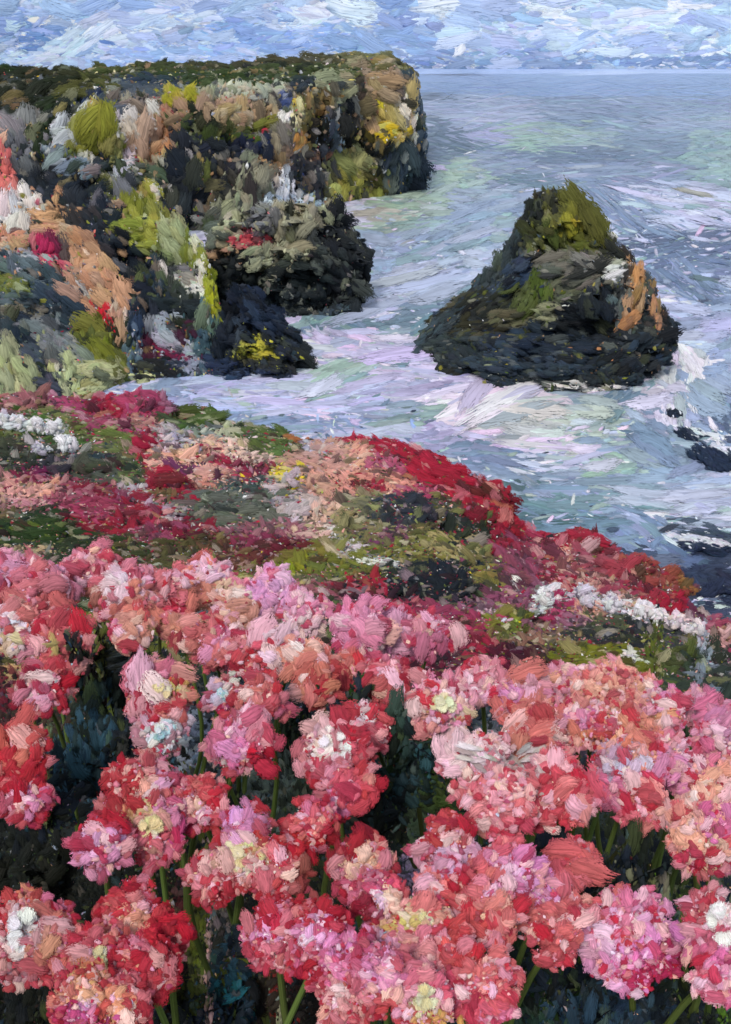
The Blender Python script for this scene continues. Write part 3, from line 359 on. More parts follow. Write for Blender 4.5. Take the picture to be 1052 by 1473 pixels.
# ---- ground: the flower meadow under the camera, then the bank that falls to the cliff edge
EDGE = [(-3000, 560, 18), (-300, 560, 16), (0, 566, 15), (200, 566, 14.3), (260, 585, 14), (330, 602, 13.5), (450, 628, 12.5), (560, 628, 12), (640, 668, 11), (720, 712, 10), (760, 760, 9.2),
        (850, 768, 8.2), (920, 800, 7.2), (980, 852, 6.4), (1052, 900, 5.8), (1400, 1000, 5), (4000, 1050, 5)]
NEARB = [(-3000, 4.2, 800), (0, 4.0, 812), (450, 3.8, 850), (700, 3.2, 905), (850, 2.75, 972), (1052, 2.6, 1000), (4000, 2.6, 1040)]
def top_drop(y): return 0.72 + 0.26 * y
def build_ground():
    us = np.concatenate([np.linspace(-3000, -300, 12)[:-1], np.linspace(-300, 1400, 150), np.linspace(1400, 4000, 12)[1:]])
    rows = []
    for u in us:
        pe, ye = lerp_tab(EDGE, u); yb, pb = lerp_tab(NEARB, u)
        db, de = yb * tdep(pb), ye * tdep(pe)
        P = [(-4, 1.5), (-0.2, 1.5), (0.5, top_drop(0.5) + .5), (yb * .5, top_drop(yb * .5) + .47), (yb, db + .03)]
        P += [(yb + (ye - yb) * t, db + (de - db) * t + .1 * math.sin(math.pi * t) * (ye - yb) * .12) for t in (.25, .5, .75)] + [(ye - .12, de), (ye + .1, de + .12), (ye + 1.3, de + 3.5), (ye + 3, de + 12), (ye + 6, 27.5)]
        ts = np.concatenate([np.linspace(0, 8, 60), np.linspace(8, 12, 14)[1:]])
        yy = np.interp(ts, np.arange(len(P)), [p[0] for p in P]); dd = np.interp(ts, np.arange(len(P)), [p[1] for p in P])
        rows.append(np.stack([np.full_like(yy, u), yy, CAMZ - dd], 1))
    G = np.array(rows); V = []
    for r in G:
        for u, y, z in r:
            x = col_x(u, max(y, .6), z)
            a = 0.04 if y < 3 else (0.07 if z > CAMZ - 6 else 0.5)
            z += a * fbm((x, y, z), 0.6 if a < .3 else 3.0)
            V.append((x, y, z))
    V = np.array(V); F = grid_faces(len(us), G.shape[1])[:, ::-1]
    dom = np.where(V[:, 1] > 2.55, 1, 0)
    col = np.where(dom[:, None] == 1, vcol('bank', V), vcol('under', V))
    o = mk_mesh('ground', V, F, M_SOIL, col=col); tag(o, kind='structure')
    own(o, 'ground', 'ground_cover', V, F)
    return o
ground = build_ground()

# ---- landforms given by columns: base, break of slope and crest of each
def landform(name, mat, tab, us, prof, dom, part, amp, sc, seed, kind='structure'):
    rows = []
    for u in us:
        P = prof(u, lerp_tab(tab, u)); k = np.arange(len(P))
        ts = np.linspace(0, len(P) - 1, 64)
        yy = np.interp(ts, k, [p[0] for p in P]); zz = np.interp(ts, k, [p[1] for p in P]); aa = np.interp(ts, k, [p[2] for p in P])
        rows.append(np.stack([np.full_like(yy, u), yy, zz, aa], 1))
    G = np.array(rows); V = []
    for r in G:
        for u, y, z, a in r:
            x = col_x(u, y, z); n = ridged((x + seed, y * .6, z * 1.1), sc); m = fbm((x, z, y + seed), sc * .35)
            c = cell((x, y * .7, z + seed), sc * .4) - .75; V.append((x + amp * .5 * a * m, y - amp * a * (n * .8 + m * .5 + c * .7), z + amp * .25 * a * m + amp * .5 * a * c))
    V = np.array(V); F = grid_faces(len(us), G.shape[1])[:, ::-1]
    o = mk_mesh(name, V, F, mat, col=vcol(dom, V), smooth=False); tag(o, kind=kind)
    own(o, dom, part, V, F)
    return o
def zat(y, py): return CAMZ - y * tdep(py)
HT = [(-900, 400, 175, 108, 70), (-500, 400, 170, 106, 70), (0, 380, 165, 97, 60), (100, 365, 150, 94, 55), (200, 350, 135, 91, 50), (300, 335, 128, 88, 40), (400, 320, 124, 82, 30), (460, 298, 112, 79, 20), (520, 288, 103, 75, 12), (560, 284, 102, 80, 9), (585, 279, 110, 88, 8), (598, 276, 124, 104, 7), (607, 275, 160, 140, 6), (612, 275, 210, 195, 5)]
def hprof(u, t):
    pb, pf, pt, dep = t; yb = CAMZ / tdep(pb)
    if u > 613: return [(yb + 4, -3, 0)] * 3 + [(yb + 30, -3, 0)] * 4
    yf = yb + dep * .45; ym = yb + dep * .2; w = mnoise.noise(Vector((u / 26, 1, 2))) * 5 + mnoise.noise(Vector((u / 7, 5, 2))) * 3; pt += w; pf += w * 2.2
    return [(yb - 3, -3, .2), (yb, 0, .6), (ym, zat(ym, (pb + pf) / 2), 1), (yf, zat(yf, pf), .5), (yf + 60, zat(yf + 60, pt), .3), (yf + 110, zat(yf + 60, pt) - 2, .2), (yf + 130, -3, 0)]
headland = landform('headland', M_ROCK, HT, list(np.linspace(-900, -100, 14)) + list(np.linspace(-90, 612, 150)) + [615, 617, 620], hprof, 'head', 'rock_crust', 3.2, 22, 5)
NT = [(-900, 700, 190, 50), (-500, 700, 205, 50), (0, 625, 242, 45), (60, 605, 265, 40), (120, 585, 292, 35), (180, 562, 302, 30), (240, 550, 316, 26), (290, 546, 348, 18), (312, 545, 425, 9), (326, 543, 520, 3)]
def nprof(u, t):
    pb, pt, dep = t; yb = CAMZ / tdep(pb); yt = yb + dep; zt = zat(yt, pt)
    if u > 327: return [(yb + 2, -3, 0)] * 3 + [(yb + 8, -3, 0)] * 3
    return [(yb - 1, -3, .1), (yb, 0, .3), (yb + dep * .45, zt * .5, 1), (yt, zt, .5), (yt + 6, zt - 1, .3), (yt + 22, -3, 0)]
near_cliff = landform('cliff', M_ROCK, NT, list(np.linspace(-900, -100, 10)) + list(np.linspace(-90, 326, 110)) + [330, 334], nprof, 'near', 'rock_crust', 2.0, 11, 15)

# ---- rocks standing in the sea: stacked uneven rings
def loft(y0, levels, seed, amp, sc, nseg=72, sub=7):
    """levels: (image row, left, right, front depth, back depth) from top to waterline, read at distance y0"""
    L = []
    for py, xl, xr, df, db in levels:
        z = zat(y0, py); a, b = col_x(xl, y0, z), col_x(xr, y0, z); L.append((z, (a + b) / 2, (b - a) / 2, df, db))
    L = np.array(L); k = np.arange(len(L)); ts = np.linspace(0, len(L) - 1, (len(L) - 1) * sub + 1)
    L = np.stack([np.interp(ts, k, L[:, i]) for i in range(5)], 1)
    last = L[-1].copy(); last[0] -= 3; L = np.concatenate([L, last[None]])
    V = [(L[0, 1], y0, L[0, 0] + .1)]
    for z, cx, rx, df, db in L:
        for s in range(nseg):
            a = 2 * math.pi * s / nseg; ca, sa = math.cos(a), math.sin(a)
            e = (abs(ca) ** 2.4 + abs(sa) ** 2.4) ** (-1 / 2.4)
            x = cx + rx * ca * e; y = y0 + (db if sa > 0 else df) * sa * e
            n = ridged((x + seed, y, z), sc) * .5 + fbm((x, y + seed, z * 1.5), sc * .3) * .6 + (cell((x, y, z + seed), sc * .45) - .75) * .9 - .25
            V.append((x + ca * n * amp * .45, y + sa * n * amp, z + n * amp * .12))
    F = []; nr = len(L)
    for r in range(nr - 1):
        for s in range(nseg):
            a = 1 + r * nseg + s; b = 1 + r * nseg + (s + 1) % nseg; F.append((a, a + nseg, b + nseg, b))
    for s in range(nseg): F.append((0, 0, 1 + s, 1 + (s + 1) % nseg))
    return np.array(V), np.array(F)
def rock_thing(name, body, label, cat, y0, levels, dom, seed, amp, sc, part):
    V, F = loft(y0, levels, seed, amp, sc)
    base = (V[:, 0].mean(), y0, 0.0); e = empty(name, base); tag(e, label, cat)
    Vt = V - np.array(base); Ft = np.concatenate([F[F[:, 0] != 0][:, [0, 1, 2]], F[F[:, 0] != 0][:, [0, 2, 3]], F[F[:, 0] == 0][:, [0, 2, 3]]])
    mk_mesh(body, Vt, Ft, M_ROCK, e, smooth=False, col=vcol(dom, V))
    own(e, dom, part, V, Ft)
    return e
stack = rock_thing('sea_stack', 'rock_body', 'dark triangular sea stack with mossy crown and tan streaks, alone in the pale water', 'sea stack', 88,
    [(278, 786, 830, 2.0, 2.5), (288, 770, 846, 4, 5), (305, 758, 858, 6, 7), (330, 744, 876, 8, 9), (352, 732, 894, 9.5, 10), (385, 712, 924, 11, 11), (408, 700, 944, 12, 12), (430, 670, 956, 13, 12), (452, 638, 958, 14, 12), (474, 606, 950, 15, 12), (492, 588, 936, 16, 12)], 'stack', 3, 1.5, 7, 'crust')
shelf = rock_thing('rock_shelf', 'rock_body', 'low black rock shelf with a beige top and one red patch', 'rock', 105,
    [(294, 395, 448, 2, 4), (306, 335, 480, 4, 7), (328, 300, 506, 5, 9), (350, 292, 530, 6, 10), (375, 290, 541, 6.5, 10), (400, 288, 538, 7, 10), (420, 290, 530, 7.5, 10), (434, 300, 522, 8, 10)], 'shelf', 31, 2.2, 5, 'crust')
lich = rock_thing('sea_rock', 'rock_body', 'small navy black rock with a bright yellow lichen splash at the foot of the cliff', 'rock', 82,
    [(412, 336, 352, .5, 1.5), (430, 326, 376, 2, 3), (455, 318, 402, 3.5, 4), (478, 313, 428, 5, 5), (498, 306, 448, 6, 5), (516, 300, 452, 7, 5)], 'lich', 51, 1.3, 3.5, 'crust')

# ---- lumps: boulders, crags and bushes resting on what lies below them
def ico(sub):
    import bmesh
    bm = bmesh.new(); bmesh.ops.create_icosphere(bm, subdivisions=sub, radius=1)
    V = np.array([v.co[:] for v in bm.verts]); F = np.array([[v.index for v in f.verts] for f in bm.faces]); bm.free(); return V, F
ICO3, ICO2 = ico(3), ico(2)
def ray_ground(px, py, who):
    d = rays(px, py); best = None
    for i in who:
        b = OWN[i].get('bvh')
        if b is None: b = OWN[i]['bvh'] = BVHTree.FromPolygons(OWN[i]['V'].tolist(), OWN[i]['F'].tolist())
        h = b.ray_cast(Vector(CAMP), Vector(d))
        if h[0] is not None and (best is None or h[3] < best[1]): best = (np.array(h[0]), h[3])
    return best
def lump(name, body, part, px, py, rx, ry, label, cat, dom, who, mat, depth=.7, rough=.16, group=None, sub=ICO3, fac=1.0, lift=0.0):
    hit = ray_ground(px, py, who)
    if hit is None: return None
    p, t = hit; s = t / FPX; w, h = rx * s, ry * s * fac
    S = sub[0]; sd = px * .37 + py
    V = []
    for v in S:
        n = fbm((v[0] + sd, v[1], v[2]), .7) * rough * 1.6 + ridged((v[0], v[1] + sd, v[2]), 1.3) * rough * .5
        V.append(v * (1 + n))
    V = np.array(V) * np.array([w, w * depth, h]) + p + np.array([0, 0, h * lift])
    V[:, 2] = np.maximum(V[:, 2], p[2] - h * 1.2)
    base = p - np.array([0, 0, 0.0]); e = empty(name, base); tag(e, label, cat, group)
    mk_mesh(body, V - base, sub[1], mat, e, smooth=mat is not M_ROCK, col=vcol(dom, V))
    own(e, dom, part, V, sub[1])
    return e
HEADI = [2]; NEARI = [3]; GRI = [1]; SEAI = [0]
for px, py, rx, ry, lab in [
    (140, 195, 34, 30, 'olive green crag between two white streaks on the headland face'),
    (180, 178, 18, 18, 'chalk white outcrop right of the olive crag on the headland'),
    (295, 172, 18, 24, 'dark green outcrop standing up from the middle of the headland'),
    (352, 215, 34, 24, 'navy black crag beside the taupe slab on the headland'),
    (402, 198, 28, 32, 'taupe grey slab leaning on the headland below the cream outcrop'),
    (426, 158, 15, 14, 'cream and white outcrop under the blue patch on the headland'),
    (516, 148, 17, 32, 'charcoal crag left of the ochre headland tip'),
    (558, 158, 30, 42, 'ochre and yellow rock buttress at the seaward tip of the headland'),
    (515, 240, 24, 20, 'olive rock knob at the waterline under the headland tip'),
    (578, 232, 24, 26, 'slate blue rock foot below the ochre headland tip'),
    (352, 270, 20, 32, 'grey green ribbed pinnacle above the black shelf'),
    (105, 252, 28, 20, 'black rock arch with a grey rim under the white streak'),
    (482, 122, 26, 16, 'sage grey rock slab just under the grassy headland top'),
    (265, 255, 26, 30, 'black crag in the middle of the headland above the green ridge'),
    (182, 260, 16, 18, 'lavender grey rock below the olive crag')]:
    lump('crag', 'rock_body', 'crust', px, py, rx, ry, lab, 'rock', 'head', HEADI, M_ROCK, .5, .2)
for px, py, rx, ry, lab in [
    (150, 408, 36, 28, 'long tan rock rib with a white and red streak on the near cliff'),
    (238, 348, 34, 30, 'lime green ridge of the near cliff above the black hollow'),
    (165, 350, 34, 30, 'blue black boulder between the tan rib and the green ridge'),
    (85, 440, 34, 26, 'slate blue boulder left of the olive slope on the near cliff'),
    (142, 492, 34, 28, 'olive mossy rock at the lower end of the near cliff'),
    (135, 535, 32, 13, 'pale sage rock slab just above the crimson bushes'),
    (35, 540, 26, 28, 'pale sage boulder at the left edge above the rose bushes'),
    (10, 308, 26, 24, 'white rock at the left edge above the tan ledge'),
    (250, 495, 32, 22, 'black rock veined with plum and lavender at the cliff foot'),
    (300, 475, 14, 34, 'teal grey rock pillar beside the yellow lichen rock')]:
    lump('boulder', 'rock_body', 'crust', px, py, rx, ry, lab, 'rock', 'near', NEARI, M_ROCK, .5, .2)
lump('pink_shrub', 'foliage', 'blossoms', 64, 354, 20, 18, 'round magenta shrub alone on the tan ledge of the cliff', 'shrub', 'near', NEARI, M_FOLI)
lump('pink_shrub', 'foliage', 'blossoms', 4, 245, 12, 34, 'coral shrub at the left edge above the white rock', 'shrub', 'near', NEARI + HEADI, M_FOLI)
for px, py, rx, ry, lab in [
    (970, 598, 9, 8, 'smallest black rock awash at the right, under the white foam'),
    (992, 626, 18, 8, 'narrow black rock in the foam right of the green water'),
    (1030, 662, 34, 12, 'long navy rock slanting out of the frame at the right edge'),
    (1020, 782, 32, 11, 'dark blue rock capped with white foam beside the crimson bank'),
    (1024, 840, 34, 15, 'deep navy rock below the foam capped one, at the right edge')]:
    lump('sea_rock', 'rock_body', 'foam_crust', px, py, rx * 1.1, ry * 1.25, lab, 'rock', 'awash', SEAI, M_ROCK, .9, .25, fac=.95)

# bank: bushes, boulders and tussocks
for px, py, rx, ry, lab in [
    (200, 582, 46, 22, 'round crimson and rose shrub at the cliff edge next to the pale water'),
    (108, 588, 44, 15, 'low rose shrub below the pale sage slab'),
    (22, 578, 36, 16, 'dusty rose shrub at the left edge above the white pompoms'),
    (150, 612, 40, 12, 'pink shrub just right of the white pompom flowers'),
    (212, 640, 20, 22, 'crimson shrub left of the peach blossom patch'),
    (265, 650, 40, 22, 'peach and lilac blossoming shrub in the middle of the left bank'),
    (250, 695, 36, 22, 'deep crimson shrub below the peach blossoms'),
    (300, 680, 30, 14, 'pale peach shrub above the grey green boulder'),
    (60, 702, 48, 14, 'salmon and pink shrub above the dark green tussock'),
    (52, 682, 18, 10, 'small plum shrub beside the grey rock on the left'),
    (140, 722, 46, 16, 'speckled wine red shrub right of the salmon one'),
    (150, 755, 40, 14, 'dark crimson shrub right of the green tussock'),
    (215, 740, 40, 20, 'crimson shrub with white specks below the round grey rock'),
    (260, 765, 44, 14, 'long wine red shrub above the mauve back row of blooms'),
    (385, 788, 48, 16, 'wine red shrub left of the yellow green tussock'),
    (345, 662, 30, 12, 'cream and plum shrub beside the olive mound'),
    (430, 668, 26, 12, 'dusty peach shrub beside the yellow blossom'),
    (480, 690, 34, 14, 'peach shrub in the middle of the bank'),
    (540, 680, 40, 16, 'salmon centred red shrub below the crimson crest'),
    (530, 626, 56, 8, 'flat crimson shrub along the crest against the water'),
    (600, 662, 44, 18, 'bright crimson shrub on the crest behind the salmon one'),
    (655, 692, 36, 20, 'scarlet shrub on the crest right of the middle'),
    (712, 708, 26, 24, 'tall scarlet shrub poking up over the teal water'),
    (722, 745, 24, 20, 'crimson shrub on the crest below the tall scarlet one'),
    (690, 742, 20, 18, 'wine red shrub behind the dark green bush'),
    (428, 736, 34, 20, 'lilac white blossoming shrub right of the striped grey boulder'),
    (530, 848, 40, 16, 'crimson shrub left of the blue black boulder'),
    (765, 795, 36, 22, 'rose and crimson shrub on the slope above the white flowers'),
    (825, 782, 46, 24, 'big round crimson shrub on the right crest'),
    (815, 828, 40, 14, 'wine shrub just above the row of white flowers'),
    (905, 815, 40, 24, 'round brick red shrub right of the big crimson one'),
    (958, 835, 34, 22, 'rust red shrub at the right end of the crest'),
    (950, 862, 34, 14, 'small bright crimson shrub below the rust red one'),
    (1030, 905, 26, 20, 'rose shrub at the right edge of the bank'),
    (740, 868, 36, 16, 'dusty rose shrub left of the white flowers'),
    (750, 948, 44, 20, 'deep plum shrub left of the olive tussock'),
    (660, 880, 44, 14, 'mauve shrub below the blue black boulder'),
    (620, 900, 40, 14, 'crimson pink shrub behind the front blooms'),
    (815, 895, 32, 12, 'plum and magenta shrub below the white flowers')]:
    lump('flowering_shrub', 'foliage', 'blossoms', px, py + ry * .4, rx, ry, lab, 'shrub', 'bank', GRI, M_FOLI, .9, .22, group='flowering shrubs on the bank')
for px, py, rx, ry, lab in [
    (145, 668, 36, 17, 'round grey rock with a dark rim in the middle of the left bank'),
    (338, 722, 58, 24, 'wide striped grey green boulder left of the lilac blossoms'),
    (622, 838, 58, 24, 'large blue black boulder behind the pink front blooms'),
    (592, 736, 46, 17, 'purple black rock under the salmon and crimson shrubs'),
    (90, 672, 24, 10, 'small charcoal stone left of the round grey rock'),
    (900, 918, 40, 13, 'black stone above the olive tussock on the right')]:
    lump('boulder', 'rock_body', 'crust', px, py + ry * .4, rx, ry, lab, 'boulder', 'bank', GRI, M_ROCK, .8, .16)
for px, py, rx, ry, lab in [
    (55, 764, 52, 20, 'dark green mossy tussock at the left edge above the pink blooms'),
    (288, 600, 38, 16, 'green tussock on the crest against the lavender water'),
    (388, 636, 38, 14, 'olive tussock on the crest left of the crimson line'),
    (460, 812, 60, 18, 'yellow green tussock in the middle below the wine shrub'),
    (665, 762, 32, 20, 'dark green bush in front of the scarlet crest'),
    (855, 950, 66, 20, 'wide olive tussock with one white blossom on the right'),
    (725, 896, 32, 14, 'lime green tussock left of the plum blossoms'),
    (640, 790, 46, 16, 'straw coloured tussock above the blue black boulder'),
    (130, 788, 40, 10, 'flat dark green tussock right of the sandy patch'),
    (965, 940, 28, 22, 'olive bush beside the grey post like stalk on the right'),
    (70, 608, 60, 14, 'olive grass tussock behind the white pompom flowers')]:
    lump('tussock', 'foliage', 'grass_blades', px, py + ry * .4, rx, ry, lab, 'grass', 'bank', GRI, M_FOLI, .9, .2)
# ------------------------------------------------------------------ foreground blooms
def petal_mesh(seed):
    r = np.random.default_rng(seed); nu, nv = 6, 5; V = []; U = []
    for i in range(nu):
        u = i / (nu - 1)
        w = (0.28 + 0.75 * math.sin(min(1, u * 1.15) * math.pi * .55)) * (1 - .32 * max(0, u - .75) * 4 * .6)
        for j in range(nv):
            v = j / (nv - 1) - .5
            x = u - .5 - (.18 * (2 * abs(v)) ** 2) * u + (r.normal() * .06 if i == nu - 1 else 0)
            y = v * w * 1.15 + r.normal() * .025
            z = .28 * (u ** 2) * (.6 + .4 * r.random()) + .35 * v * v + r.normal() * .035 - .12
            V.append((x, y, z)); U.append((u * .96 + .02, v * .96 + .5))
    F = grid_faces(nu, nv)[:, ::-1]
    V = np.array(V)
    me_o = mk_mesh('petal', V, F, M_PETAL, uv=np.array(U)); me = me_o.data
    bpy.data.objects.remove(me_o); return me, V, F
PETALS = [petal_mesh(100 + i) for i in range(8)]
BLOOMS = """
16 836 36 0|pale orchid pink bloom at the left end of the back row
62 848 34 0|rose bloom second from the left in the back row
138 822 34 0|coral rose bloom just behind the dark gap in the back row
182 856 40 0|white tipped pink bloom right of the dark gap in the back row
238 852 36 0|rose bloom with a crimson fleck in the back row
298 842 38 0|cream and lilac bloom in the middle of the back row
352 874 34 0|brown coral bloom in front of the lilac back row
392 856 36 0|lilac pink bloom near the right end of the left back row
438 884 30 0|pink bloom tinged white beside the dark curled leaves
32 898 38 0|pale bloom with white and tan petals at the left edge
90 930 38 0|deep coral bloom left of the tall dark gap
60 990 36 0|lilac and crimson bloom hanging low at the left
190 904 28 0|salmon bloom with pale streak above the slate gap
256 900 26 0|rust coloured bloom above the slate gap
306 922 36 0|rose coral bloom right of the slate gap
350 940 32 0|crimson hearted bloom left of the white tipped one
394 932 32 0|white and lilac tipped bloom in the middle left
440 946 30 0|peach bloom left of the dark curled leaves
518 902 36 0|mauve pink bloom right of the dark curled leaves
572 912 34 0|lilac white bloom with a white fleck, right of the mauve one
622 914 30 0|dusty magenta bloom behind the dark leaf
500 964 30 0|coral bloom below the dark curled leaves
550 980 36 0|coral red bloom above the white centred one
455 984 30 0|terracotta bloom above the slate hollow
228 1002 42 1|pink bloom with a big yellow heart, left of the centre
232 1054 32 2|icy white and pale blue bloom below the yellow hearted one
320 1002 24 2|small white and violet bloom at a slant beside the icy one
372 1010 36 0|dusty coral bloom right of the white violet one
348 1066 42 0|orchid bloom with crimson folds above the red cluster
482 1084 46 3|crimson rimmed bloom with two white dabs in its heart
530 1046 32 0|pale tipped crimson bloom joined to the white dabbed one
498 1132 38 0|crimson bloom with a lilac petal above the dark hollow
20 1086 42 0|orange and crimson bloom at the left edge, half out of frame
38 1150 30 0|crimson bloom with one lilac petal under the orange one
692 982 34 0|pale pink bloom at the top of the right cluster
636 1014 42 1|blush bloom with a cream heart left of the slate spot
598 1026 26 0|peach pink bloom at the left rim of the right cluster
758 1010 38 0|terracotta and orchid bloom above the coral one
772 1048 36 0|coral bloom right of the slate spot
806 988 34 0|orchid pink bloom under the plum shrub
862 996 40 0|peach bloom streaked with white under the olive tussock
916 1006 34 0|salmon bloom left of the mauve petals by the green stalk
832 1044 34 0|magenta pink bloom in the middle of the right cluster
896 1050 40 0|orange peach bloom in the right cluster
954 1022 28 0|dusty pink bloom left of the green stalk
1004 1020 24 0|mauve bloom behind the grey stalk at the right
1040 1052 36 0|rose mauve bloom at the right edge below the stalk
690 1106 48 4|huge blush bloom with grey white feathered petals, left half of the pair
762 1100 46 4|huge coral bloom with a fan of grey strokes right of the blush one
722 1158 42 0|rose bloom hanging under the feathered blooms
800 1140 46 0|deep coral bloom right of the feathered pair
912 1108 44 0|lilac topped orchid bloom on the right
962 1092 34 0|pink and salmon bloom right of the lilac topped one
924 1150 34 0|rose bloom drooping below the lilac topped one
1026 1144 44 0|peach streaked bloom at the right edge
1012 1205 40 0|peach and magenta bloom at the right edge with crimson below
832 1242 27 0|small round coral bloom alone beside the dark gap
205 1140 46 0|crimson bloom with peach and lilac dabs, top of the big cluster
148 1212 34 0|lilac petalled bloom hanging at the left of the big cluster
222 1194 44 1|tan hearted crimson bloom in the middle of the big cluster
290 1158 34 0|dusty red bloom with a lilac edge in the big cluster
350 1188 30 0|lilac bloom above the lemon hearted one
352 1234 42 1|blush bloom with a bright lemon yellow heart
304 1262 34 0|pink feathered bloom left of the lemon heart
402 1250 38 0|rose fan shaped bloom right of the lemon heart
445 1190 36 0|red bloom trailing right from the big cluster
522 1248 38 0|peach and magenta bloom left of the low right cluster
545 1288 34 0|cream dabbed magenta bloom below the peach magenta one
640 1218 38 0|lilac capped red bloom above the straw coloured dabs
640 1284 38 0|red and rose bloom between the lilac ones
728 1266 44 0|lilac splashed coral bloom in the low right cluster
702 1314 38 0|dusty coral bloom below the lilac splashed one
778 1306 42 0|plain coral bloom at the right of the low cluster
800 1346 30 0|faded red bloom at the lower rim of the low cluster
608 1326 34 1|crimson bloom with yellow green and straw petals
560 1362 40 0|orchid bloom left of the pink and crimson one
630 1384 46 0|large rose bloom striped with crimson near the bottom
548 1412 40 0|hot pink bloom below the orchid one near the bottom
606 1440 38 1|blush bloom with a straw yellow dab at the bottom edge
690 1420 46 0|crimson rose bloom at the bottom, right end of the cluster
665 1362 26 0|scarlet bloom between the coral and the rose ones
40 1346 48 3|bloom with a white ring on crimson in the bottom left
84 1366 32 0|rust and lilac bloom right of the white ringed one
190 1326 44 0|peach dabbed crimson bloom above the wine hollow
144 1386 42 1|straw and magenta bloom in the bottom left cluster
206 1394 38 0|wine red bloom with dark heart in the bottom left cluster
118 1434 38 0|peach petalled bloom low in the bottom left cluster
172 1446 34 0|large peach bloom at the bottom edge
244 1352 26 0|narrow crimson bloom beside the green stem
398 1342 42 0|crimson bloom with a lilac petal, bottom centre
462 1342 36 0|lilac lipped red bloom right of the bottom centre
500 1386 40 0|orchid pink bloom with frilled edge, bottom centre
452 1386 28 0|rose bloom dripping white below the lilac lipped one
500 1440 34 0|blush bloom at the bottom edge right of the dark hollow
904 1350 56 0|single round pink bloom standing alone on dark leaves, lower right
1038 1334 42 3|white topped rose bloom cut by the right edge
1036 1396 34 0|orchid bloom below the white topped one at the right edge
"""
CENTER = {1: ('ead8a0', 'f4ecc8'), 2: ('aed8e0', 'eef2f2'), 3: ('f6f0ec', 'fbf6f4'), 4: ('b8aeae', 'e8dcd8'), 5: ('c84a58', 'd8a070')}
UPV = np.array([0, 0, 1.0])
def unit(v): return v / np.linalg.norm(v)
def basis(n, hint):
    v = unit(np.cross(n, hint)); return unit(np.cross(v, n)), v
def set_matrix(o, p, U, V, N, s):
    from mathutils import Matrix
    o.matrix_local = Matrix(((U[0] * s[0], V[0] * s[1], N[0] * s[2], p[0]), (U[1] * s[0], V[1] * s[1], N[1] * s[2], p[1]), (U[2] * s[0], V[2] * s[1], N[2] * s[2], p[2]), (0, 0, 0, 1)))
def jitter(c, a=.1):
    c = np.asarray(c) * (1 + a * RNG.normal()) * (1 + .05 * RNG.normal(size=3)); return np.clip(c, .003, .93)
def on_tops(px, py, extra=0.0):
    d = rays(px, py); t = (0.72 + extra) / (-d[2] - 0.26 * d[1]); return CAMP + d * t, t
def stem_mesh(a, b, r0, r1, n=6, k=7, bend=0.03, seed=0):
    g = np.random.default_rng(seed); off = g.normal(size=3) * bend; V = []; U = []
    for i in range(k):
        t = i / (k - 1); c = a + (b - a) * t + off * math.sin(math.pi * t); r = r0 + (r1 - r0) * t
        for j in range(n):
            w = 2 * math.pi * j / n; V.append(c + np.array([math.cos(w) * r, math.sin(w) * r, 0])); U.append((t * .96 + .02, j / n * .96 + .02))
    F = [(i * n + j, i * n + (j + 1) % n, (i + 1) * n + (j + 1) % n, (i + 1) * n + j) for i in range(k - 1) for j in range(n)]
    return np.array(V), np.array(F), np.array(U)
BREC = {}
def rim_of(px, py): return (srgb('8c1022'), .58) if (px < 600 and py > 960) else (srgb('a82c44'), .28) if py > 960 else (srgb('a84058'), .15)
